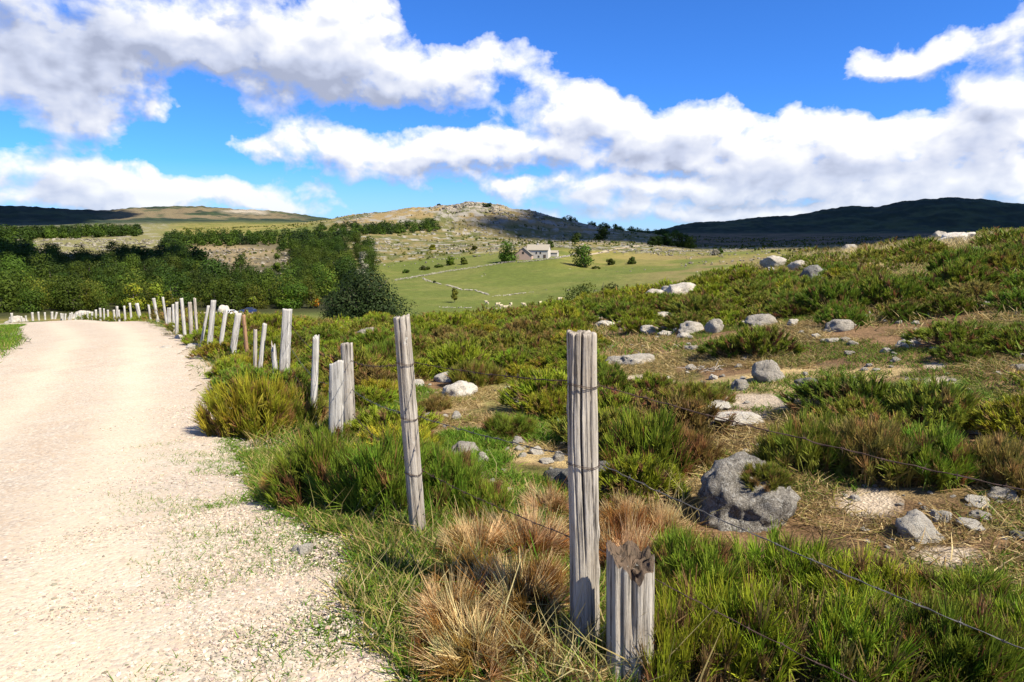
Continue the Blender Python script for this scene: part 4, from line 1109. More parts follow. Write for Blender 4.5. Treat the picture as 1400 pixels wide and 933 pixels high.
for i, (bx, by, tx, ty, w) in enumerate(FARP):
    r = far_r(bx); b = at_range(bx, by, r); t = ray_at(tx, ty, r); 
    if t[2] - b[2] < .75: b[2] = b[2]; t[2] = b[2] + .75
    ax = t - b; L = float(np.linalg.norm(ax))
    o = link('fence_post', protos[i % 4], 'small pale post in the far stretch of fence beyond the road bend', 'fence post', 'fence posts of the far stretch', loc=b, scale=(w * .85 * r / F / .14, w * .85 * r / F / .14, L / 1.25))
    o.rotation_mode = 'QUATERNION'; o.rotation_quaternion = Vector((0, 0, 1)).rotation_difference(Vector(ax))

# barbed wire
def wire(pts, lab, mat, rad=.0023, barb=True, seed=3, sag=.02):
    g = np.random.default_rng(seed); pts = np.array(pts, float); a = Acc(); path = []
    for p, q in zip(pts[:-1], pts[1:]):
        d = np.linalg.norm(q - p); n = max(8, int(d / .03)); t = np.linspace(0, 1, n, endpoint=False)[:, None]
        s = p + (q - p) * t; s[:, 2] -= (4 * t * (1 - t))[:, 0] * sag * d; path.append(s)
    path = np.vstack(path + [pts[-1:]])
    d = np.r_[0, np.cumsum(np.linalg.norm(np.diff(path, axis=0), axis=1))]
    tg = unit(np.gradient(path, axis=0)); u = unit(np.cross(tg, [0, 0, 1.0])); v = np.cross(u, tg)
    path = path + g.normal(size=path.shape) * .0015
    for ph in (0, math.pi):
        w = path + rad * .55 * (np.cos(d * 180 + ph)[:, None] * u + np.sin(d * 180 + ph)[:, None] * v)
        a.add(*tube(w, rad * .62, 5), (.5, .5, .5))
    if barb:
        for s in np.arange(.06, min(d[-1], 14), .115):
            i = min(int(np.searchsorted(d, s)), len(path) - 1); c = path[i]
            for k in range(4):
                th = g.uniform(0, 6.28); e = np.cos(th) * u[i] + np.sin(th) * v[i] + tg[i] * g.uniform(-.4, .4)
                a.add(*tube(np.array([c, c + e * .008, c + e * .018]), [rad * .55, rad * .5, rad * .12], 4), (.5, .5, .5))
            a.add(*tube(np.array([c - tg[i] * .006, c, c + tg[i] * .006]), [rad * 1.7] * 3, 6), (.5, .5, .5))
    return link('barbed_wire', a.build('barbed_wire', [mat], True), lab, 'barbed wire', 'strands of the barbed wire fence')
NEXT = np.array([1.95, 1.7])
def on_post(b, t, py, px):
    """point on the near face of a post at a picture row"""
    z = np.linspace(0, 1, 200)[:, None]; q = b + (t - b) * z; _, pr = project(q[:, 0], q[:, 1], q[:, 2])
    p = q[np.abs(pr - py).argmin()]
    return p
def wire_set(py1, py2, lx, ly, rows, lab, mat, off, seed):
    p1 = on_post(P1b, P1t, py1, 0) + np.array([.03, .055, 0]); p2 = on_post(P2b, P2t, py2, 0) + np.array([.03, .045, 0])
    rr = float(np.hypot(*NEXT)); n = ray_at(lx, ly, rr)
    pts = [n + (n - p1) * .0, p1, p2]
    for (bx, by, tx, ty, r, f) in rows:
        b = at_range(bx, by, r); t = ray_at(tx, ty, r); pts.append(b + (t - b) * f + np.array([.02, .05, 0]))
    # carry the strand on past the frame to the right
    ext = n + (n - p1) / np.linalg.norm(n - p1) * 2.2; ext[2] = n[2]
    return wire([ext] + pts, lab, mat, seed=seed, sag=.012)
CH = [(478, 582, 474, 470, 7.5), (427, 570, 432, 461, 8.2), (388, 511, 393, 423, 13), (354, 509, 362, 443, 13.5), (316, 478, 326, 428.5, 16.2), (286, 479, 292, 411, 18), (253, 461, 248, 408, 22), (228, 441, 222.5, 406.5, 31)]
wire_set(526, 497, 1713, 737, [c + (.82,) for c in CH], 'uppermost rusty barbed wire running from the cracked post to the right edge', M_WIRE, 0, 3)
wire_set(634, 571, 1713, 1013, [c + (.52,) for c in CH], 'middle grey barbed wire crossing in front of the big boulder', M_WIREG, 0, 4)
wire_set(752, 646, 1713, 1190, [c + (.26,) for c in CH], 'lowest barbed wire, half hidden in the dry bushes', M_WIRE, 0, 5)
print('fence', round(time.time() - T0, 1))

# dead twigs lying on the heath
def dead_branch(px, py, w, seed, lab):
    g = np.random.default_rng(seed); p = hit(px, py); W = w * depth(p) / F; a = Acc()
    for k in range(14):
        q = np.array([g.normal() * W * .2, g.normal() * W * .15, .02]); th = g.uniform(0, 6.28); L = W * g.uniform(.25, .6); pts = [q]
        for s in range(5):
            th += g.normal() * .35; q = q + np.array([math.cos(th), math.sin(th), g.normal() * .25 + .1]) * L / 5; pts.append(q)
        a.add(*tube(np.array(pts), np.linspace(.012, .003, 6) * W * 1.0, 6), (.2, .18, .16))
    link('dead_branch', a.build('dead_branch', [M_WOOD], True), lab, 'dead branch', 'dead branches on the heath', loc=p)
dead_branch(975, 508, 60, 1, 'tangle of grey dead twigs beside a low rock on the heath')
dead_branch(885, 487, 30, 2, 'bleached twig lying on the wide bare rock slab')
dead_branch(1155, 440, 40, 3, 'grey dead heather twigs sticking up near the speckled boulder')
dead_branch(1250, 522, 26, 4, 'bleached bent twig in brown grass under the big bush')
dead_branch(1010, 582, 44, 5, 'dark dead twigs across the sandy path above the big boulder')

# ------------------------------------------------------------------ trees
def crown_mesh(seed, w, h, z0, leaves, size, tint, lobes=14, dens=.8, tint2=None, shape=1.0):
    g = np.random.default_rng(seed); tint = np.array(tint)
    lc, lr = [], []
    for k in range(lobes):
        u = g.uniform(0, 1) ** .6; th = g.uniform(0, 6.28); hz = g.uniform(-1, .95) if k % 3 else g.uniform(-.95, -.55); u = u if k % 3 else max(u, .7)
        rad = math.sqrt(max(.05, 1 - abs(hz) ** 2.2)) * u * .72 * (1 - .25 * shape * hz)
        lc.append((rad * math.cos(th) * w / 2, rad * math.sin(th) * w / 2, z0 + h * (.44 + hz * .40))); lr.append(g.uniform(.2, .36) * min(w, h * 1.25))
    lc = np.array(lc); lr = np.array(lr)
    pick = g.choice(lobes, leaves, p=lr ** 2 / (lr ** 2).sum())
    d = unit(g.normal(size=(leaves, 3)))
    nz = np.array([mnoise.noise(Vector(v * 2.3 + 7 * i)) for i, v in zip(pick, d)])
    keep = (g.uniform(0, 1, leaves) < dens + nz * .7)
    d = d[keep]; pick = pick[keep]; n = len(d)
    rad = lr[pick] * (1 - .45 * g.uniform(0, 1, n) ** 2.0) * (1 + .18 * nz[keep])
    P0 = lc[pick] + d * rad[:, None] * np.array([1, 1, .82])
    P0[:, 2] = np.maximum(P0[:, 2], z0 * .35)
    nn = unit(d + g.normal(size=(n, 3)) * .30 + np.array([0, 0, .2]))
    a = unit(np.cross(nn, g.normal(size=(n, 3)))); b = np.cross(nn, a)
    s = size * g.uniform(.6, 1.35, n)[:, None]
    V = np.stack([P0 - a * s, P0 - b * s * .55, P0 + a * s, P0 + b * s * .55], 1)
    lt = g.uniform(.72, 1.3, lobes)
    c = tint[None] * lt[pick][:, None] * g.uniform(.88, 1.14, (n, 1))
    if tint2 is not None:
        m = (g.uniform(0, 1, lobes) < .45)[pick] | (g.uniform(0, 1, n) < .12); c[m] = np.array(tint2) * lt[pick][m][:, None] * g.uniform(.75, 1.3, (m.sum(), 1))
    C = np.repeat(c, 4, 0)
    Q = np.arange(n * 4).reshape(-1, 4)
    return V.reshape(-1, 3), Q, np.clip(C, 0, 1)
M_BARK = plain('bark', (.10, .085, .07), .9, 0, .1, .5, 8, .05)
def trunk_mesh(seed, h, w, rad):
    g = np.random.default_rng(seed); a = Acc()
    z = np.linspace(-.4, h * .8, 9); pts = np.c_[np.cumsum(g.normal(size=9)) * .03 * w, np.cumsum(g.normal(size=9)) * .03 * w, z]
    a.add(*tube(pts, np.linspace(rad * 1.25, rad * .25, 9), 8), (.1, .085, .07))
    for k in range(6):
        s = pts[2 + k % 5]; th = g.uniform(0, 6.28); L = w * g.uniform(.15, .27); t = np.linspace(0, 1, 5)[:, None]
        e = np.array([math.cos(th), math.sin(th), .75])
        a.add(*tube(s + e * L * t + np.array([0, 0, .15]) * L * t * t, np.linspace(rad * .45, rad * .08, 5), 6), (.1, .085, .07))
    return a
TG = {'dark': (.026, .044, .006), 'mid': (.044, .068, .007), 'olive': (.078, .088, .010), 'yel': (.15, .145, .012), 'lite': (.12, .155, .014), 'orange': (.50, .17, .010), 'ever': (.018, .030, .008), 'grey': (.17, .16, .115), 'grn': (.075, .135, .010)}
FT = []
for i, (t, t2) in enumerate([('dark', None), ('dark', None), ('mid', None), ('mid', None), ('mid', 'olive'), ('olive', 'mid'), ('dark', 'mid'), ('mid', 'dark')]):
    V, Q, C = crown_mesh(200 + i, 1.0, .95, .08, 2600, .032, TG[t], 17, .9, TG[t2] if t2 else None)
    a = trunk_mesh(300 + i, .9, 1.0, .035); tv = np.vstack(a.V); tq = np.vstack(a.Q)
    FT.append(mesh('tree', np.vstack([V, tv]), np.vstack([Q, tq + len(V)]), np.vstack([C, np.vstack(a.C)]), [M_LEAF, M_BARK], fmat=np.r_[np.zeros(len(Q)), np.ones(len(tq))]))
def woods():
    g = np.random.default_rng(41); pts = []
    def zone(n, px0, px1, r0, r1, hmin, hmax, cond=None, sp=.8):
        k = 0
        for _ in range(n * 30):
            if k >= n: break
            px = g.uniform(px0, px1); r = math.sqrt(g.uniform(r0 * r0, r1 * r1)); a = pix_az(px)
            x, y = r * math.sin(a), r * math.cos(a); h = g.uniform(hmin, hmax)
            if cond and not cond(px, r): continue
            if any((x - q[0]) ** 2 + (y - q[1]) ** 2 < (sp * .5 * (h + q[2])) ** 2 for q in pts): continue
            pts.append((x, y, h, px, r)); k += 1
    def clearing(px, r): return not (248 < px < 400 and 305 < r < 520 and not (px < 300 and r < 330))
    zone(115, -20, 445, 203, 262, 5.5, 10.0, lambda p, r: r > 203 + (25 if p > 395 else 0), .86)
    zone(180, -20, 505, 262, 470, 6.0, 11.5, lambda p, r: clearing(p, r) and not (p < 30 and 330 < r < 400) and not (p > 480 and r < 330) and not (p < 235 and r > 405) , .92)
    first = len(pts)
    zone(150, 225, 490, 470, 620, 6, 9, lambda p, r: (r > 540 or p < 258 or p > 385) and (p < 440 or r < 560 or r > 600), .7)
    zone(130, -20, 190, 620, 760, 8, 11, lambda p, r: r > 640 + p * .2, .7)
    zone(26, 0, 40, 400, 520, 8, 10, None, .7); zone(30, 165, 280, 400, 450, 7, 10, None, .7)
    # the wedge of trees climbing the central hill
    zone(80, 462, 602, 560, 700, 5.5, 8, lambda p, r: 562 + (p - 468) * .62 < r < 628 + (p - 468) * .52, .62)
    zone(14, 430, 488, 650, 690, 5, 7, None, .8)
    zone(40, 770, 925, 820, 1000, 6, 9, lambda p, r: r < 1000, .8)
    acc = Acc(); cnt = 0
    FC = []
    for i in range(5):
        FC.append(crown_mesh(260 + i, 1.0, .9, .06, 420, .075, TG[('dark', 'mid', 'mid', 'ever', 'dark')[i]], 9, .9))
    for i, (x, y, h, px, r) in enumerate(pts):
        z = float(H(np.array([x]), np.array([y]))[0])
        if i < first:
            u = g.uniform(); front = r < 245
            k = int(g.choice([0, 1, 2, 3, 6, 7])) if not front else int(g.choice([2, 3, 4, 5, 7, 4, 5]))
            lab = 'mixed green broadleaf tree in the front rows of the valley wood' if front else 'dark green broadleaf tree packed in the wood on the valley side'
            w = h * g.uniform(.85, 1.15)
            link('broadleaf_tree', FT[k], lab, 'tree', 'front trees of the valley wood' if front else 'trees of the wood on the valley side', loc=(x, y, z - .2), rot=(0, 0, g.uniform(0, 6.28)), scale=(w, w, h)); cnt += 1
        else:
            V, Q, C = FC[int(g.integers(0, 5))]; th = g.uniform(0, 6.28); w = h * g.uniform(.9, 1.2)
            c, s = math.cos(th), math.sin(th); V = V * np.array([w, w, h])
            V = np.c_[V[:, 0] * c - V[:, 1] * s, V[:, 0] * s + V[:, 1] * c, V[:, 2]] + np.array([x, y, z - .3])
            acc.add(V, Q, np.clip(C * g.uniform(.75, 1.25), 0, 1))
    link('woods', acc.build('woods', [M_LEAF]), 'distant dark woods on the far slopes and the central hill', 'woods', kind='stuff')
    print('trees', cnt, len(pts) - cnt)
woods()

def tree(name, px, py, w, h, r, tint, lab, leaves=1400, size=None, lobes=12, dens=.85, tint2=None, group=None, z0=.14, cat='tree', shape=1.0, seed=None):
    p = at_range(px, py, r); d = depth(p); W = w * d / F; Hh = h * d / F
    top = ray_at(px, py - h, r)[2]; Hh = max(Hh * .7, top - p[2])
    seed = seed or int(px * 7 + py); size = size or max(.05, 1.3 * d / F)
    V, Q, C = crown_mesh(seed, W, Hh * (1 - z0 * .5), Hh * z0, leaves, size, TG[tint], lobes, dens, TG[tint2] if tint2 else None, shape)
    e = bpy.data.objects.new(name, None); col.objects.link(e); e.location = p; e.empty_display_size = .5
    e['label'] = lab; e['category'] = cat
    if group: e['group'] = group
    link('crown', mesh('crown', V, Q, C, [M_LEAF]), parent=e)
    link('trunk', trunk_mesh(seed, Hh, W, max(.05, W * .03)).build('trunk', [M_BARK], True), parent=e)
    return e
tree('evergreen_tree', 497, 441, 122, 70, 66, 'ever', 'big dense dark evergreen tree at the edge of the heath', 24000, .12, 40, .95, None, z0=.02, shape=1.6)
tree('evergreen_tree', 462, 440, 52, 40, 68, 'ever', 'low dark lobe of evergreen growing against the left of the big evergreen tree', 4500, .13, 14, .8, None, z0=.02)
tree('broadleaf_tree', 429, 420, 24, 27, 204, 'orange', 'small orange autumn tree left of the big dark evergreen', 1600, tint2='olive')
tree('broadleaf_tree', 389, 418, 28, 30, 203, 'lite', 'light green tree at the foot of the wood, left of the yellow-tipped one', 1600, tint2='grn')
tree('broadleaf_tree', 408, 418, 26, 30, 206, 'yel', 'yellow-tipped tree at the foot of the wood, beside the orange one', 1600, tint2='grn')
tree('broadleaf_tree', 346, 420, 14, 22, 202, 'lite', 'slim pale green tree behind the parked cars', 900, tint2='olive', shape=2)
tree('broadleaf_tree', 184, 416, 34, 26, 200, 'yel', 'yellowing tree behind the far posts, at the front of the wood', 1500, tint2='lite')
tree('broadleaf_tree', 215, 418, 26, 28, 201, 'lite', 'light green tree behind two tall pale posts', 1400, tint2='yel')
tree('broadleaf_tree', 235, 416, 18, 32, 203, 'olive', 'slim olive tree with a pointed top behind the three close posts', 1100, shape=2)
tree('broadleaf_tree', 302, 400, 26, 26, 228, 'lite', 'pale green crowned tree above the parked cars', 1400, tint2='olive')
tree('broadleaf_tree', 452, 372, 12, 12, 300, 'orange', 'small rusty orange tree high in the wood', 600, tint2='olive')
tree('broadleaf_tree', 497, 366, 17, 24, 300, 'grey', 'grey half-bare tree at the right end of the wood', 900, dens=.5)
tree('broadleaf_tree', 481, 374, 20, 18, 292, 'grey', 'lower grey-green tree beside the half-bare one', 900, tint2='mid', dens=.6)
tree('broadleaf_tree', 328, 368, 24, 22, 312, 'dark', 'round dark tree standing alone in the stony clearing', 1300)
tree('broadleaf_tree', 308, 372, 24, 14, 306, 'dark', 'low dark tree just left of the round one in the clearing', 1000)
tree('broadleaf_tree', 378, 356, 14, 15, 340, 'mid', 'small green tree at the right side of the stony clearing', 900)
tree('broadleaf_tree', 695, 358, 26, 28, 338, 'grn', 'round green tree standing left of the stone farmhouse', 2200, tint2='mid', z0=.05)
tree('broadleaf_tree', 798, 365, 35, 29, 318, 'grn', 'round green tree alone in the pasture right of the farmhouse', 2200, tint2='mid', z0=.03)
tree('broadleaf_tree', 752, 338, 10, 10, 405, 'mid', 'little green tree just behind the right end of the farmhouse', 700, z0=.05)
tree('broadleaf_tree', 787, 329, 14, 13, 500, 'dark', 'small dark round tree on the ridge right of the farmhouse', 800, z0=.05)
tree('broadleaf_tree', 822, 326, 26, 15, 560, 'dark', 'wide dark tree on the ridge, right of a small round one', 1000, z0=.05)
tree('broadleaf_tree', 621, 410, 10, 18, 206, 'olive', 'small slender olive tree alone in the front of the meadow', 900, dens=.7, z0=.15)
tree('broadleaf_tree', 752, 416, 16, 14, 150, 'olive', 'small sparse yellowish tree at the near end of the meadow', 500, dens=.4, z0=.1)
tree('dark_shrub', 800, 412, 56, 25, 66, 'dark', 'wide dark bush behind the crest of the heath, before the meadow', 4500, .10, 18, .8, 'olive', z0=.02, cat='shrub', shape=.6)
tree('dark_shrub', 828, 408, 32, 32, 67, 'dark', 'taller dark bush with spiky top, right of the wide one behind the crest', 3200, .10, 12, .7, 'olive', z0=.02, cat='shrub', shape=.6)
for i, (px, h) in enumerate([(892, 15), (901, 17), (910, 19), (919, 20), (928, 20), (937, 18), (944, 14)]):
    tree('broadleaf_tree', px, 338, 15, h, 500 + 6 * (i % 3), 'mid' if i > 3 else 'dark', 'green tree of the small grove on the ridge before the dark moor', 700, group='trees of the ridge grove', z0=.05)
for (px, py, w, h, r, t, lab) in [(616, 363, 14, 13, 355, 'grn', 'green shrub at the top of the shrubs beside the field wall'), (600, 370, 20, 9, 350, 'mid', 'low dark shrub in the row above the field wall'), (580, 375, 22, 9, 345, 'mid', 'long low dark shrub row end above the field wall'), (634, 362, 14, 9, 352, 'olive', 'olive shrub in the row above the field wall, right end'),
       (556, 380, 12, 7, 340, 'mid', 'little green shrub at the left end of the row above the field wall'), (815, 369, 24, 5, 310, 'mid', 'flat dark bush in the pasture below the lone round tree'), (834, 358, 13, 4, 330, 'mid', 'small flat bush in the pasture, left of a similar one'), (864, 357, 15, 5, 335, 'mid', 'small flat bush in the pasture, farther right'),
       (648, 347, 8, 8, 430, 'olive', 'tiny olive bush in the rocky pasture left of the farmhouse'), (592, 343, 10, 9, 455, 'yel', 'yellowish bush in the rocky pasture'), (977, 349, 12, 9, 380, 'grey', 'grey bare shrub on the flat pasture beyond the crest'), (985, 347, 7, 7, 385, 'mid', 'small green shrub beside the grey bare one on the flat pasture'),
       (594, 390, 5, 3.5, 280, 'ever', 'small black bush at the end of the tumbled wall in the meadow'), (668, 318, 22, 11, 800, 'ever', 'dark tree clump in the shaded foot of the central hill'), (600, 290, 7, 6, 900, 'ever', 'small dark tree alone on the top of the central hill')]:
    tree('pasture_shrub', px, py, w, h, r, t, lab, 500, z0=.02, cat='shrub')
print('trees', round(time.time() - T0, 1))

# ------------------------------------------------------------------ rocky pasture, walls
def far_rubble():
    g = np.random.default_rng(51); P_ = []; S_ = []; SP_ = []; SS_ = []
    def spread(n, px0, px1, r0, r1, smin, smax, scale, thr, cond=None, shr=.0):
        az0, az1 = pix_az(px0), pix_az(px1)
        r = np.sqrt(g.uniform(r0 * r0, r1 * r1, n)); a = g.uniform(az0, az1, n); x = r * np.sin(a); y = r * np.cos(a)
        z = H(x, y); px, py = project(x, y, z)
        m = fbm(x, y, scale, 4, 91) > thr
        if cond is not None: m &= cond(px, py, r)
        s = np.exp(g.uniform(math.log(smin), math.log(smax), n)) * .5
        P_.append(np.c_[x, y, z + s * .3][m]); S_.append(s[m])
    spread(5200, 490, 940, 345, 560, .35, 1.9, 22, .52, lambda p, q, r: (q < np.interp(p, [480, 620, 700, 760, 850, 960], [372, 356, 345, 343, 348, 352])))
    spread(1500, 255, 400, 300, 520, .5, 2.4, 22, .5)
    spread(1800, 40, 240, 430, 640, .6, 2.2, 25, .5)
    spread(3000, 470, 790, 620, 915, .5, 3.0, 40, .53)
    spread(2600, 600, 740, 760, 915, .8, 5.5, 40, .40)
    spread(700, 880, 1400, 480, 1200, .5, 1.6, 60, .56)
    spread(260, 560, 960, 200, 345, .3, 1.0, 30, .58)
    spread(700, 930, 1150, 300, 480, .5, 1.6, 30, .5)
    pts = np.vstack(P_); s = np.concatenate(S_)
    V, T, tone = rubble('rubble', pts, s, '', None, 6)
    C = np.array([.26, .23, .18]) * np.repeat(np.where(g.uniform(size=len(pts)) < .4, tone * .5, tone), 12)[:, None]
    link('rubble', mesh('rubble', V, T, C, [M_STEMG]), 'pale boulders strewn over the far pastures and the central hill', 'rubble', kind='stuff')
    # scrub between the stones
    acc = Acc(); n = 9000
    r = np.sqrt(g.uniform(300 ** 2, 920 ** 2, n)); a = g.uniform(pix_az(250), pix_az(1400), n); x = r * np.sin(a); y = r * np.cos(a); z = H(x, y); px, py = project(x, y, z)
    m = (fbm(x, y, 30, 4, 95) > .5) & ((px > 500) | (r > 650) | ((px > 260) & (px < 395))) & ((py < np.interp(px, [480, 620, 700, 760, 850, 960], [368, 352, 341, 340, 346, 350])))
    FC = [crown_mesh(280 + i, 1.0, .6, .03, 60, .16, TG[t], 5, .95) for i, t in enumerate(('mid', 'olive', 'dark', 'olive'))]
    for i in np.where(m)[0]:
        V, Q, C = FC[int(g.integers(0, 4))]; s = g.uniform(.8, 2.6)
        acc.add(V * s + np.array([x[i], y[i], z[i] - .1]), Q, np.clip(C * g.uniform(.8, 1.5), 0, 1))
    link('scrub', acc.build('scrub', [M_LEAF]), 'low scrub between the boulders of the far pastures', 'undergrowth', kind='stuff')
far_rubble()
def wall(pix, lab, h=.9, w=.6, dens=5, gap=0, seed=1, name='dry_stone_wall', size=.22):
    g = np.random.default_rng(seed); pts = np.array([hit(*p) for p in pix]); q, s = polyline(pts[:, :2], .5)
    n = int(len(q) * .5 * dens); i = g.integers(0, len(q), n)
    if gap: 
        m = fbm(s[i], s[i] * 0, 6, 2, seed) > gap; i = i[m]; n = len(i)
    x = q[i, 0] + g.normal(size=n) * w * .3; y = q[i, 1] + g.normal(size=n) * w * .3
    z = H(x, y) + g.uniform(.05, h, n) ** 1.0
    V, T, tone = rubble('wall', np.c_[x, y, z], g.uniform(.6, 1.4, n) * size, '', None, seed)
    C = np.array([.34, .31, .26]) * np.repeat(tone, 12)[:, None]
    link(name, mesh(name, V, T, C, [M_STEMG]), lab, 'stone wall')
wall([(540, 384), (566, 380), (605, 373), (650, 366.5), (690, 360), (705, 359)], 'long dry stone wall along the upper edge of the meadow, left of the farmhouse',   .7, .5, 12, seed=2, size=.2)
wall([(708, 359.5), (735, 357), (760, 354.5), (777, 351), (788, 347)], 'dry stone wall in front of the farmhouse', .7, .5, 12, seed=3, size=.2)
wall([(578, 381), (585, 385), (600, 388.5), (620, 393), (632, 397), (650, 398), (668, 404)], 'tumbled low wall of stones slanting down the meadow', .4, .8, 5, .42, 4, size=.2)
wall([(675, 406), (690, 405), (710, 402), (735, 400), (770, 399.5), (785, 396)], 'broken line of white wall stones across the front of the meadow', .4, .8, 4, .45, 5, size=.2)
wall([(603, 421), (640, 422), (690, 423)], 'pale low stone bank along the near edge of the meadow', .3, .7, 5, .4, 6, size=.18)
wall([(865, 398.5), (880, 398)], 'short heap of pale wall stones at the meadow edge by the crest', .4, .9, 5, 0, 7, size=.22)
# farm track (sheet on the ground)
def track(pix, w, name):
    pts = np.array([hit(*p) for p in pix]); q, s = polyline(pts[:, :2], 1.0); t = unit(np.gradient(q, axis=0)); nn = np.c_[-t[:, 1], t[:, 0]]
    k = np.linspace(-.5, .5, 5); x = q[:, 0, None] + nn[:, 0, None] * k * w; y = q[:, 1, None] + nn[:, 1, None] * k * w
    X, Y = x.ravel(), y.ravel(); i = np.arange(len(q) - 1)[:, None] * 5; j = np.arange(4)[None]
    Q = np.stack([i + j, i + j + 1, i + 6 + j, i + 5 + j], -1).reshape(-1, 4)
    link(name, mesh(name, np.c_[X, Y, H(X, Y) + .12], Q, None, [plain('track_sand', (.33, .27, .18), .95, 0, .1, .3, 1)], True), kind='structure')
track([(790, 350), (808, 348), (825, 345), (845, 340.5), (870, 336.5), (898, 333)], 3.0, 'path')
track([(225, 431), (255, 429), (285, 428.5), (330, 428.5), (350, 428)], 4.5, 'parking_ground')

# ------------------------------------------------------------------ farmhouse
M_WALLW = plain('pale_stone_wall', (.40, .37, .33), .9, 0, .1, .25, 3)
M_WALLP = plain('pinkish_stone_wall', (.36, .26, .21), .9, 0, .1, .3, 3)
M_ROOF = plain('stone_roof', (.27, .24, .19), .85, 0, .1, .3, 3)
M_ROOFG = plain('grey_roof', (.15, .14, .125), .85, 0, .1, .3, 3)
M_DARK = plain('dark_opening', (.02, .018, .015), .6)
M_DOOR = plain('old_door', (.07, .05, .035), .7)
def box(a, c, s, C=(.5, .5, .5)):
    x, y, z = c; X, Y, Z = s[0] / 2, s[1] / 2, s[2] / 2
    V = np.array([(x - X, y - Y, z - Z), (x + X, y - Y, z - Z), (x + X, y + Y, z - Z), (x - X, y + Y, z - Z), (x - X, y - Y, z + Z), (x + X, y - Y, z + Z), (x + X, y + Y, z + Z), (x - X, y + Y, z + Z)])
    a.add(V, np.array([(0, 3, 2, 1), (4, 5, 6, 7), (0, 1, 5, 4), (1, 2, 6, 5), (2, 3, 7, 6), (3, 0, 4, 7)]), C)
def gable_walls(a, x0, x1, y0, y1, h, rise, axis):
    """house walls with gables; ridge along axis"""
    if axis == 'x':
        ym = (y0 + y1) / 2
        V = np.array([(x0, y0, -2), (x1, y0, -2), (x1, y1, -2), (x0, y1, -2), (x0, y0, h), (x1, y0, h), (x1, y1, h), (x0, y1, h), (x0, ym, h + rise), (x1, ym, h + rise)])
        a.add(V, np.array([(0, 1, 5, 4), (1, 2, 6, 5), (2, 3, 7, 6), (3, 0, 4, 7)])); a.T.append(np.array([(4, 8, 7), (5, 6, 9)]) + a.n - 10)
    else:
        xm = (x0 + x1) / 2
        V = np.array([(x0, y0, -2), (x1, y0, -2), (x1, y1, -2), (x0, y1, -2), (x0, y0, h), (x1, y0, h), (x1, y1, h), (x0, y1, h), (xm, y0, h + rise), (xm, y1, h + rise)])
        a.add(V, np.array([(0, 1, 5, 4), (1, 2, 6, 5), (2, 3, 7, 6), (3, 0, 4, 7)])); a.T.append(np.array([(4, 5, 8), (6, 7, 9)]) + a.n - 10)
def roof(a, x0, x1, y0, y1, h, rise, axis, ov=.35, th=.22):
    if axis == 'x':
        ym = (y0 + y1) / 2; sl = rise / (ym - y0); e = h - ov * sl
        prof = [(y0 - ov, e), (ym, h + rise), (y1 + ov, e)]
        V = [(x, y, z + d) for x in (x0 - ov, x1 + ov) for d in (.02, th) for (y, z) in prof]
    else:
        xm = (x0 + x1) / 2; sl = rise / (xm - x0); e = h - ov * sl
        prof = [(x0 - ov, e), (xm, h + rise), (x1 + ov, e)]
        V = [(x, y, z + d) for y in (y0 - ov, y1 + ov) for d in (.02, th) for (x, z) in prof]
    Fq = [(0, 1, 7, 6), (1, 2, 8, 7), (3, 9, 10, 4), (4, 10, 11, 5), (0, 3, 4, 1), (1, 4, 5, 2), (6, 7, 10, 9), (7, 8, 11, 10), (0, 6, 9, 3), (2, 5, 11, 8)]
    a.add(np.array(V), np.array(Fq))
def farmhouse():
    p = at_range(734, 353, 342)
    e = bpy.data.objects.new('stone_farmhouse', None); col.objects.link(e); e.location = p; e.rotation_euler = (0, 0, R(-14))
    e['label'] = 'pale stone farmhouse with a gabled pinkish wing, across the meadow'; e['category'] = 'farmhouse'
    def part(nm, a, m): return link(nm, a.build(nm, [m]), parent=e)
    a = Acc(); gable_walls(a, -5.2, 5.6, 0, 7, 4.3, 2.5, 'x'); part('wall', a, M_WALLW)
    a = Acc(); roof(a, -5.2, 5.6, 0, 7, 4.3, 2.5, 'x'); rf = part('roof', a, M_ROOF)
    a = Acc(); box(a, (-.2, 3.5, 7.1), (1.0, .8, 1.3)); link('chimney', a.build('chimney', [M_WALLW]), parent=rf)
    a = Acc(); gable_walls(a, -10.6, -2.0, -3.2, 6, 2.0, 3.4, 'y'); part('wing_wall', a, M_WALLP)
    a = Acc(); roof(a, -10.6, -2.0, -3.2, 6, 2.0, 3.4, 'y'); part('wing_roof', a, M_ROOFG)
    a = Acc(); box(a, (3.9, -.03, 1.0), (1.3, .1, 2.0)); part('door', a, M_DOOR)
    for (x, z) in ((-.2, 2.9), (1.9, 2.9), (1.0, 1.1)):
        a = Acc(); box(a, (x, -.03, z), (.95, .12, 1.15)); f = part('window', a, M_WALLW)
        a = Acc(); box(a, (x, -.07, z), (.72, .1, .92)); link('pane', a.build('pane', [M_DARK]), parent=f)
    a = Acc(); box(a, (-6.3, -3.24, 2.9), (.9, .1, 1.1)); part('window', a, M_DARK)
    q = at_range(755, 350, 350)
    s = bpy.data.objects.new('stone_shed', None); col.objects.link(s); s.location = q; s.rotation_euler = (0, 0, R(-14))
    s['label'] = 'small low stone shed at the right end of the farmhouse'; s['category'] = 'shed'
    a = Acc(); gable_walls(a, -2.6, 2.6, 0, 4, 1.9, 1.0, 'x'); link('wall', a.build('wall', [M_WALLW]), parent=s)
    a = Acc(); roof(a, -2.6, 2.6, 0, 4, 1.9, 1.0, 'x', .25, .18); link('roof', a.build('roof', [M_ROOF]), parent=s)
    a = Acc(); box(a, (-1.7, -.03, .9), (.9, .1, 1.8)); link('door', a.build('door', [M_DARK]), parent=s)
farmhouse()

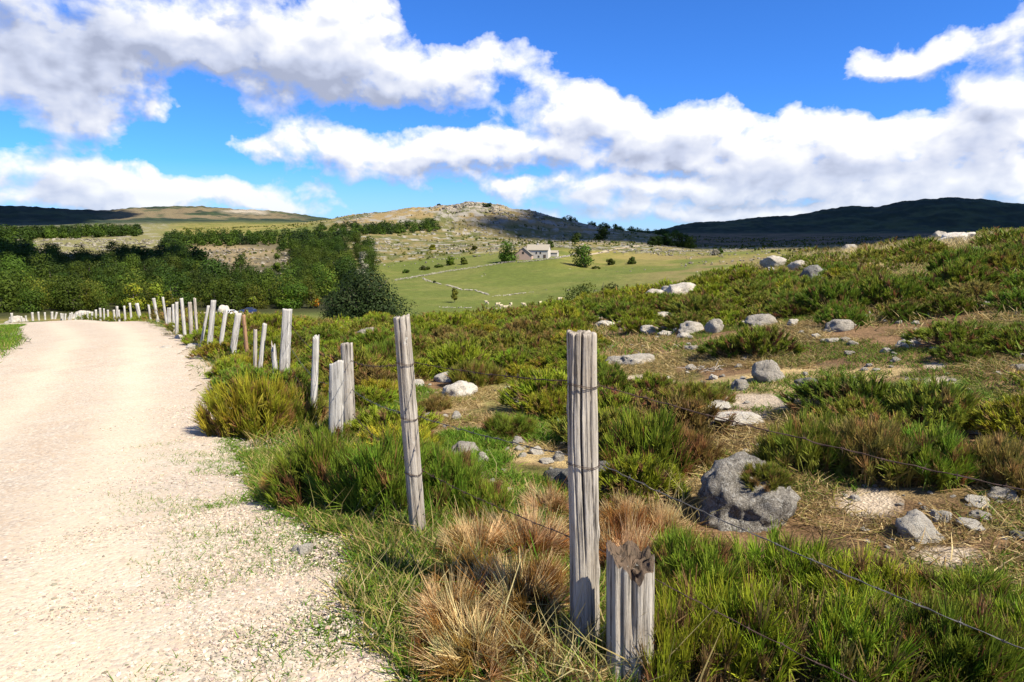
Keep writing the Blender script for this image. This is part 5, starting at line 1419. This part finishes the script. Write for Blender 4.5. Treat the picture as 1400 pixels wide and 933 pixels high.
# ------------------------------------------------------------------ parked cars
M_TYRE = plain('tyre', (.02, .02, .02), .8); M_RIM = plain('rim', (.4, .4, .42), .35, .8); M_GLASS = plain('car_glass', (.02, .025, .03), .08, 0, .6); M_LAMP = plain('lamp_glass', (.75, .75, .72), .1)
def car(px, py, r, yaw, paint, lab):
    p = at_range(px, py, r); e = bpy.data.objects.new('parked_car', None); col.objects.link(e); e.location = p; e.rotation_euler = (0, 0, yaw)
    e['label'] = lab; e['category'] = 'car'
    low = [(-2.05, .35), (-2.1, .6), (-2.0, .85), (-1.2, .95), (1.5, .98), (2.0, .9), (2.08, .6), (2.0, .32)]
    a = Acc()
    def prism(prof, w0, w1, C=(.5, .5, .5)):
        n = len(prof); V = np.array([(x, -w(z), z) for (x, z) in prof for w in [lambda z: w0 + (w1 - w0) * 0]] + [(x, w0, z) for (x, z) in prof])
        a_ = np.arange(n); b_ = (a_ + 1) % n; a.add(V, np.stack([a_, b_, b_ + n, a_ + n], -1), C)
        for off, s in ((0, 1), (n, -1)):
            c = V[off:off + n].mean(0); k = a.n; a.add(np.vstack([V[off:off + n], c]), np.stack([a_, b_, np.full(n, n)], -1), C)
    prism(low, .88, .88)
    cab = [(-.95, .94), (-.35, 1.42), (1.1, 1.44), (1.75, .97)]
    V = np.array([(x, s * (.84 if z < 1.2 else .62), z) for s in (-1, 1) for (x, z) in cab]); a.add(V, np.array([(0, 1, 5, 4), (1, 2, 6, 5), (2, 3, 7, 6), (0, 3, 2, 1), (4, 5, 6, 7)]))
    link('body', a.build('body', [paint]), parent=e)
    def quad(nm, pts, off, m):
        pts = np.array(pts, float); nrm = unit(np.cross(pts[1] - pts[0], pts[3] - pts[0])); pts = pts + nrm * off
        aa = Acc(); V = np.vstack([pts, pts - nrm * .02]); aa.add(V, np.array([(0, 1, 2, 3), (7, 6, 5, 4), (0, 4, 5, 1), (1, 5, 6, 2), (2, 6, 7, 3), (3, 7, 4, 0)])); return link(nm, aa.build(nm, [m]), parent=e)
    quad('windscreen', [(-.9, -.76, 1.0), (-.9, .76, 1.0), (-.38, .58, 1.39), (-.38, -.58, 1.39)][::-1], .012, M_GLASS)
    quad('rear_window', [(1.68, .76, 1.02), (1.68, -.76, 1.02), (1.14, -.58, 1.4), (1.14, .58, 1.4)][::-1], .012, M_GLASS)
    for s in (-1, 1):
        pts = [(-.75, s * .835, 1.0), (1.55, s * .835, 1.0), (1.05, s * .65, 1.38), (-.32, s * .65, 1.38)]
        quad('side_window', pts if s < 0 else pts[::-1], .012, M_GLASS)
        aa = Acc(); box(aa, (-2.06, s * .66, .68), (.08, .32, .16)); link('headlight', aa.build('headlight', [M_LAMP]), parent=e)
        for x in (-1.3, 1.3):
            t = np.array([(x, s * .7, .31), (x, s * .91, .31)]); aa = Acc()
            V, Q = tube(np.array([(x, s * .68, .31), (x, s * .8, .31), (x, s * .92, .31)]), .31, 18); aa.add(V, Q)
            w = link('wheel', aa.build('wheel', [M_TYRE], True), parent=e)
            k = np.arange(16); rim = np.array([(x + .2 * math.cos(i / 16 * 6.283), s * .915, .31 + .2 * math.sin(i / 16 * 6.283)) for i in k] + [(x, s * .93, .31)]); aa = Acc()
            aa.add(rim, np.stack([k, (k + 1) % 16, np.full(16, 16)], -1)); link('rim', aa.build('rim', [M_RIM]), parent=w)
car(313.5, 430, 186, R(65), plain('white_paint', (.75, .75, .74), .3, 0, .5), 'small white car parked below the wood, seen between leaning posts')
car(339, 427, 192, R(10), plain('blue_paint', (.02, .035, .12), .25, 0, .6), 'dark blue car parked below the wood, right of the white one')
# rock beside the cars and pale outcrops left of the road bend
for (px, py, w, h, r, lab, k) in [(305, 428, 16, 15, 188, 'pale jutting rock with a dark hollow, left of the parked white car', 2), (108, 432, 34, 16, 120, 'pale rounded rock outcrop behind the far posts', 0), (20, 430, 24, 11, 125, 'low pale rock outcrop at the left edge of the photo', 0), (290, 437, 8, 4, 150, 'small pale rock in the grass below the cars', 2), (250, 430, 10, 4, 170, 'flat pale rock behind the leaning posts', 2)]:
    p = at_range(px, py, r); d = depth(p); W = w * d / F; Hh = h * d / F
    link('rock', ROCKS[int(px) % 9][k], lab, 'rock', 'rocks below the wood', loc=p + np.array([0, 0, Hh * .25]), rot=(0, 0, px), scale=(W * .52, W * .45, Hh * .75))

# ------------------------------------------------------------------ sheep
M_WOOL = plain('wool', (.42, .36, .25), .95, 0, .05, .2, 12, .02)
def sheep_mesh():
    import bmesh
    me = bpy.data.meshes.new('sheep_skeleton'); 
    v = [(.0, 0, .62), (.35, 0, .64), (-.38, 0, .63), (.55, 0, .80), (.68, 0, .92), (.86, 0, .86)]
    e = [(0, 1), (0, 2), (1, 3), (3, 4), (4, 5)]; rad = [.30, .25, .24, .14, .10, .06]
    for (x, hip) in ((.33, 1), (-.34, 2)):
        for s in (-1, 1):
            k = len(v); v += [(x, s * .13, .42), (x - .02, s * .13, .22), (x, s * .13, .02)]; e += [(hip, k), (k, k + 1), (k + 1, k + 2)]; rad += [.09, .05, .04]
    for s in (-1, 1):
        k = len(v); v += [(.66, s * .13, .93)]; e += [(4, k)]; rad += [.025]
    me.from_pydata(v, e, []); o = bpy.data.objects.new('tmp', me); col.objects.link(o)
    md = o.modifiers.new('skin', 'SKIN'); 
    for i, sv in enumerate(me.skin_vertices[0].data): sv.radius = (rad[i], rad[i]); sv.use_root = (i == 0)
    s = o.modifiers.new('sub', 'SUBSURF'); s.levels = s.render_levels = 2
    dg = bpy.context.evaluated_depsgraph_get(); r = bpy.data.meshes.new_from_object(o.evaluated_get(dg)); bpy.data.objects.remove(o)
    r.materials.clear(); r.materials.append(M_WOOL); r.polygons.foreach_set('use_smooth', np.ones(len(r.polygons), bool)); return r
SM = sheep_mesh()
for i, (px, py, yaw, lab) in enumerate([(666, 413, 2.6, 'cream sheep farthest left of the grazing flock'), (679.5, 416, .3, 'cream sheep in the flock, second from the left'), (686, 418.5, 3.0, 'cream sheep in the flock, upper one of a close pair'), (690, 421, .2, 'cream sheep in the flock, lower one of a close pair'), (698, 416.5, 1.2, 'cream sheep just right of the close pair'), (717, 418, 2.9, 'cream sheep grazing alone in the middle of the flock'), (737.5, 419, .9, 'cream sheep facing the viewer near the sparse yellowish tree'), (764.5, 414, .2, 'cream sheep farthest right of the grazing flock, by the dark bushes')]):
    p = at_range(px, py, 196 - (py - 413) * 2)
    link('sheep', SM, lab, 'sheep', 'sheep grazing at the front of the meadow', loc=p + np.array([0, 0, 0.02]), rot=(0, 0, yaw), scale=1.25)

# ------------------------------------------------------------------ unseen clouds shaped to shade the far hills and wood, outside the frame
S = np.array([math.sin(SUN_AZ) * math.cos(SUN_EL), math.cos(SUN_AZ) * math.cos(SUN_EL), math.sin(SUN_EL)])
M_CLOUD = plain('cloud_white', (.8, .8, .8), 1.0, 0, 0)
def cloud(poly, alt, seed, lab):
    g = np.random.default_rng(seed)
    pts = np.array([(r * math.sin(R(a)), r * math.cos(R(a))) for a, r in poly]); zg = 0
    off = S * (alt / S[2]); lo = pts.min(0) - 30; hi = pts.max(0) + 30
    n = 90; X, Y = np.meshgrid(np.linspace(lo[0], hi[0], n), np.linspace(lo[1], hi[1], n)); step = max(hi - lo) / n
    x, y = X.ravel() + (fbm(X.ravel(), Y.ravel(), step * 9, 3, seed) - .5) * step * 5, Y.ravel() + (fbm(X.ravel(), Y.ravel(), step * 9, 3, seed + 5) - .5) * step * 5
    ins = np.zeros(len(x), bool); dist = np.full(len(x), 1e9)
    for i in range(len(pts)):
        a, b = pts[i], pts[(i + 1) % len(pts)]
        c = ((a[1] > y) != (b[1] > y)) & (x < (b[0] - a[0]) * (y - a[1]) / (b[1] - a[1] + 1e-9) + a[0]); ins ^= c
        t = np.clip(((x - a[0]) * (b[0] - a[0]) + (y - a[1]) * (b[1] - a[1])) / ((b - a) @ (b - a)), 0, 1)
        dist = np.minimum(dist, np.hypot(x - a[0] - t * (b[0] - a[0]), y - a[1] - t * (b[1] - a[1])))
    sd = np.where(ins, dist, -dist) ; m = sd > 0
    hgt = np.sqrt(np.clip(sd, 0, None)) * 4 * (.4 + fbm(X.ravel(), Y.ravel(), step * 8, 4, seed + 9)); bot = -np.sqrt(np.clip(sd, 0, None)) * .8
    V = np.vstack([np.c_[X.ravel(), Y.ravel(), hgt], np.c_[X.ravel(), Y.ravel(), bot - .5]]) + off
    i = (np.arange(n - 1)[:, None] * n + np.arange(n - 1)[None]).ravel(); ok = m[i] | m[i + 1] | m[i + n] | m[i + n + 1]; i = i[ok]
    top = np.stack([i, i + 1, i + n + 1, i + n], -1); bt = top[:, ::-1] + n * n
    link('cloud', mesh('cloud', V, [np.vstack([top, bt])], None, [M_CLOUD], True), lab, 'cloud', kind='structure')
cloud([(-1.2, 640), (6, 600), (11, 560), (14, 530), (25, 500), (44, 430), (46, 4600), (7, 4600), (9, 2500), (9, 1000), (1.5, 1000), (1.2, 880), (.6, 800), (-2, 720)], 3000, 3, 'broad unseen cloud shaped to shade the right and central hills')
cloud([(-44, 300), (-36, 312), (-29, 340), (-24, 375), (-23, 420), (-27, 450), (-33, 470), (-44, 450)], 1500, 4, 'small unseen cloud shaped to shade the valley wood')
cloud([(-48, 1700), (-33, 1900), (-30.5, 2300), (-30.5, 4600), (-48, 4600)], 2500, 5, 'unseen cloud shaped to shade the far left hills')

# ------------------------------------------------------------------ sky: Nishita with procedural cumulus
CLOUDS = [  # column, row, half width, half height, weight
 (70, 40, 190, 75, 1.0), (60, 120, 150, 50, .75), (150, 160, 70, 28, .8), (175, 70, 60, 60, .5),
 (282, 62, 42, 42, .95), (400, 70, 120, 75, 1.05), (480, 30, 70, 45, .8), (540, 115, 120, 40, .95), (650, 88, 95, 30, .85), (740, 68, 40, 14, .6), (500, 8, 60, 26, .6),
 (335, 192, 46, 18, .75), (430, 200, 80, 34, .85), (540, 222, 90, 26, .8), (650, 190, 70, 34, .85), (775, 135, 48, 38, .95), (840, 155, 60, 44, .95), (720, 205, 90, 34, .8), (610, 215, 60, 26, .6),
 (975, 160, 48, 26, .95), (900, 190, 90, 36, .9), (1090, 178, 70, 22, .85), (1000, 215, 150, 30, .85), (1180, 190, 90, 26, .85), (1280, 195, 110, 40, .9), (1130, 232, 150, 26, .75),
 (40, 228, 120, 30, .85), (170, 240, 100, 32, .85), (290, 262, 110, 24, .85), (400, 272, 90, 14, .7), (100, 272, 160, 16, .8),
 (690, 256, 46, 18, .9), (840, 256, 130, 26, .85), (1010, 262, 150, 22, .75), (1220, 248, 180, 26, .8), (950, 292, 300, 14, .75), (1250, 285, 220, 16, .7),
 (1350, 128, 80, 34, .95), (1385, 45, 80, 36, .95), (1250, 78, 44, 20, .95), (1190, 72, 46, 20, 1.0), (1175, 95, 24, 14, .5), (1310, 55, 40, 18, .6), (1390, 165, 70, 24, .8), (1380, 230, 60, 40, .7),
 (905, 238, 100, 8, -.55), (720, 238, 60, 7, -.5), (1060, 272, 120, 6, -.4), (1230, 222, 80, 7, -.4), (640, 230, 60, 8, -.3), (262, 150, 60, 62, -1.0), (235, 205, 60, 22, -.7), (330, 165, 50, 10, -.5), (300, 225, 70, 12, -.5), (590, 168, 90, 8, -.45), (570, 268, 90, 14, -.5), (1060, 110, 140, 26, -.5), (640, 30, 40, 24, -.5), (900, 60, 200, 50, -.5), (1240, 130, 60, 22, -.3), (560, 170, 120, 12, -.5),
]
GREY = [(90, 50, 190, 60, .62), (180, 150, 60, 30, .35), (430, 118, 110, 28, .45), (560, 150, 110, 18, .3), (330, 60, 40, 40, .2), (1370, 158, 70, 12, .5), (1380, 50, 60, 22, .35), (600, 225, 120, 14, .25), (800, 222, 120, 12, .2), (980, 240, 160, 9, .15), (1200, 235, 200, 10, .15), (1100, 285, 260, 8, .12), (60, 255, 110, 14, .3), (720, 285, 110, 10, .3), (900, 205, 60, 16, .25), (240, 270, 90, 12, .2)]
def sky():
    w = bpy.data.worlds.new('World'); scene.world = w; w.use_nodes = True
    nt = w.node_tree; nt.nodes.clear(); n = N(nt)
    def elaz(px, py):
        a = pix_az(px, py); return math.degrees(a), math.degrees(math.atan(pix_tan(px, py)))
    grp = bpy.data.node_groups.new('cloud_density', 'ShaderNodeTree')
    grp.interface.new_socket('UV', in_out='INPUT', socket_type='NodeSocketVector'); grp.interface.new_socket('Density', in_out='OUTPUT', socket_type='NodeSocketFloat'); grp.interface.new_socket('Soft', in_out='OUTPUT', socket_type='NodeSocketFloat')
    g = N(grp); gi = grp.nodes.new('NodeGroupInput'); go = grp.nodes.new('NodeGroupOutput')
    uv = gi.outputs[0]
    # gentle warp so the masses get ragged edges
    wn = g('TexNoise', {'Vector': uv, 'Scale': .16, 'Detail': 5, 'Roughness': .6}).outputs['Color']
    wv = g('VectorMath', {0: wn, 1: (.5, .5, .5)}, operation='SUBTRACT').outputs[0]
    wv = g('VectorMath', {0: wv, 1: (9, 5, 0)}, operation='MULTIPLY').outputs[0]
    q = g('VectorMath', {0: uv, 1: wv}, operation='ADD').outputs[0]
    acc = None
    for (px, py, rx, ry, wt) in CLOUDS:
        u0, v0 = elaz(px, py); u1, _ = elaz(px + rx, py); u2, _ = elaz(px - rx, py); _, v1 = elaz(px, py - ry); _, v2 = elaz(px, py + ry)
        su = 2 / abs(u1 - u2); sv = 2 / abs(v1 - v2)
        m = g('VectorMath', {0: q, 1: (su, sv, 0), 2: (-u0 * su, -v0 * sv, 0)}, operation='MULTIPLY_ADD').outputs[0]
        d = g('VectorMath', {0: m, 1: m}, operation='DOT_PRODUCT').outputs['Value']
        e = g.math('POWER', .42, d)
        acc = g.math('MULTIPLY_ADD', e, wt, acc if acc is not None else 0.0)
    acc = g.math('MINIMUM', acc, 1.25)
    su = g('SeparateXYZ', {0: uv})
    side = g('MapRange', {0: g.math('ABSOLUTE', su.outputs[0]), 1: 44.0, 2: 58.0, 3: 0.0, 4: 1.0}).outputs[0]
    high = g('MapRange', {0: su.outputs[1], 1: 22.0, 2: 34.0, 3: 0.0, 4: 1.0}).outputs[0]
    acc = g.math('MULTIPLY_ADD', g.math('MAXIMUM', side, high), .36, acc)
    sc = g('VectorMath', {0: uv, 1: (1, 1.4, 0)}, operation='MULTIPLY').outputs[0]
    n1 = g('TexNoise', {'Vector': sc, 'Scale': .33, 'Detail': 11, 'Roughness': .60, 'Distortion': .2}).outputs[0]
    n2 = g('TexNoise', {'Vector': sc, 'Scale': .085, 'Detail': 4, 'Roughness': .5}).outputs[0]
    n3 = g('TexVoronoi', {'Vector': g('VectorMath', {0: sc, 1: g('VectorMath', {0: wn, 1: (3, 3, 0)}, operation='MULTIPLY').outputs[0]}, operation='ADD').outputs[0], 'Scale': .55, 'Smoothness': .6}, feature='SMOOTH_F1').outputs['Distance']
    dn = g.math('ADD', acc, g.math('MULTIPLY_ADD', n1, 2.1, -1.05))
    dn = g.math('ADD', dn, g.math('MULTIPLY_ADD', n2, .5, -.25))
    dn = g.math('SUBTRACT', g.math('MULTIPLY_ADD', n3, -.3, dn), .13)
    n1s = g('TexNoise', {'Vector': sc, 'Scale': .33, 'Detail': 3.2, 'Roughness': .5, 'Distortion': .25}).outputs[0]
    sf = g.math('ADD', acc, g.math('MULTIPLY_ADD', n1s, 1.7, -.85))
    sf = g.math('MULTIPLY_ADD', n3, -.45, sf)
    grp.links.new(dn, go.inputs[0]); grp.links.new(sf, go.inputs[1])
    tc = n('TexCoord').outputs['Generated']
    sp = n('SeparateXYZ', {0: tc})
    az = n.math('MULTIPLY', n.math('ARCTAN2', sp.outputs[0], sp.outputs[1]), 180 / math.pi)
    el = n.math('MULTIPLY', n.math('ARCSINE', sp.outputs[2]), 180 / math.pi)
    uv = n('CombineXYZ', {0: az, 1: el, 2: 0.0}).outputs[0]
    def dens(off):
        gn = nt.nodes.new('ShaderNodeGroup'); gn.node_tree = grp
        v = uv if off is None else n('VectorMath', {0: uv, 1: off}, operation='ADD').outputs[0]
        nt.links.new(v, gn.inputs[0]); return gn.outputs
    dd0 = dens(None); dfull = dd0[0]; d0 = dd0[1]; d1 = dens((.5, .9, 0))[1]; d2 = dens((1.2, 2.6, 0))[1]
    alpha = n.ramp(n.math('MULTIPLY', dfull, 1.0, clamp=True), [(.06, 0), (.28, .42), (.70, 1)])
    lit = n.math('ADD', n.math('MULTIPLY', n.math('SUBTRACT', d0, d1), .62), n.math('MULTIPLY', n.math('SUBTRACT', d0, d2), .34))
    lit = n.math('ADD', lit, .60)
    lit = n.math('SUBTRACT', lit, n.math('MULTIPLY', n.math('SUBTRACT', d0, .8, clamp=True), .5), clamp=True)
    shd = 0.0
    for (px, py, rx, ry, wt) in GREY:
        u0, v0 = elaz(px, py); u1, _ = elaz(px + rx, py); u2, _ = elaz(px - rx, py); _, v1 = elaz(px, py - ry); _, v2 = elaz(px, py + ry)
        su = 2 / abs(u1 - u2); sv = 2 / abs(v1 - v2)
        m = n('VectorMath', {0: uv, 1: (su, sv, 0), 2: (-u0 * su, -v0 * sv, 0)}, operation='MULTIPLY_ADD').outputs[0]
        dd = n('VectorMath', {0: m, 1: m}, operation='DOT_PRODUCT').outputs['Value']
        shd = n.math('MULTIPLY_ADD', n.math('POWER', .4, dd), wt, shd)
    bn = n('TexNoise', {'Vector': uv, 'Scale': .22, 'Detail': 6, 'Roughness': .55}).outputs[0]
    shd = n.math('MULTIPLY', shd, n.math('MULTIPLY_ADD', bn, 1.2, .4))
    lit = n.math('SUBTRACT', lit, shd, clamp=True)
    W = 1.0 / (.1 * 2 ** EXPO)
    cc = n.ramp(lit, [(.0, tuple(W * v for v in (.43, .48, .64))), (.3, tuple(W * v for v in (.64, .70, .88))), (.55, tuple(W * v for v in (.84, .875, .985))), (.85, (W * 1.12, W * 1.12, W * 1.15))])
    st = n('TexSky', sky_type='NISHITA', sun_disc=False, sun_elevation=SUN_EL, sun_rotation=SUN_AZ, air_density=1.0, dust_density=.35, ozone_density=2.5, altitude=1400)
    # deep polarised blue of the photograph
    blue = n.mix(1.0, st.outputs[0], (.20, .48, .92), 'MULTIPLY')
    skyc = n.mix(alpha, blue, cc)
    up = n.math('GREATER_THAN', sp.outputs[2], -.02)
    hz = n.ramp(n.math('MULTIPLY', sp.outputs[2], 1.0, clamp=True), [(.0, .55), (.10, 0)])
    skyc = n.mix(hz, skyc, tuple(W * v for v in (.62, .74, .92)))
    bg = n('Background', {'Color': skyc, 'Strength': .1})
    out = nt.nodes.new('ShaderNodeOutputWorld'); nt.links.new(bg.outputs[0], out.inputs[0])
    w.cycles.sampling_method = 'MANUAL'; w.cycles.sample_map_resolution = 512
sky()

sun = bpy.data.lights.new('sun', 'SUN'); sun.energy = 5.0; sun.angle = R(.53); sun.color = (1, .92, .77)
so = bpy.data.objects.new('sun', sun); col.objects.link(so); so.rotation_mode = 'QUATERNION'; so.rotation_quaternion = Vector(S).to_track_quat('Z', 'Y'); so.location = (20, 0, 30)

cam = bpy.data.cameras.new('camera'); cam.lens = F / 1400 * 36; cam.sensor_width = 36; cam.clip_start = .05; cam.clip_end = 20000
co = bpy.data.objects.new('camera', cam); col.objects.link(co); co.location = (0, 0, CAMZ); co.rotation_euler = (math.pi / 2 - P, 0, 0)
scene.camera = co
vs = scene.view_settings; vs.view_transform = 'Standard'; vs.look = 'None'; vs.exposure = EXPO; vs.gamma = 1; vs.use_curve_mapping = False
scene.cycles.max_bounces = 6; scene.cycles.diffuse_bounces = 2; scene.cycles.transmission_bounces = 3; scene.cycles.transparent_max_bounces = 4
scene.cycles.use_denoising = True
print('done', round(time.time() - T0, 1))
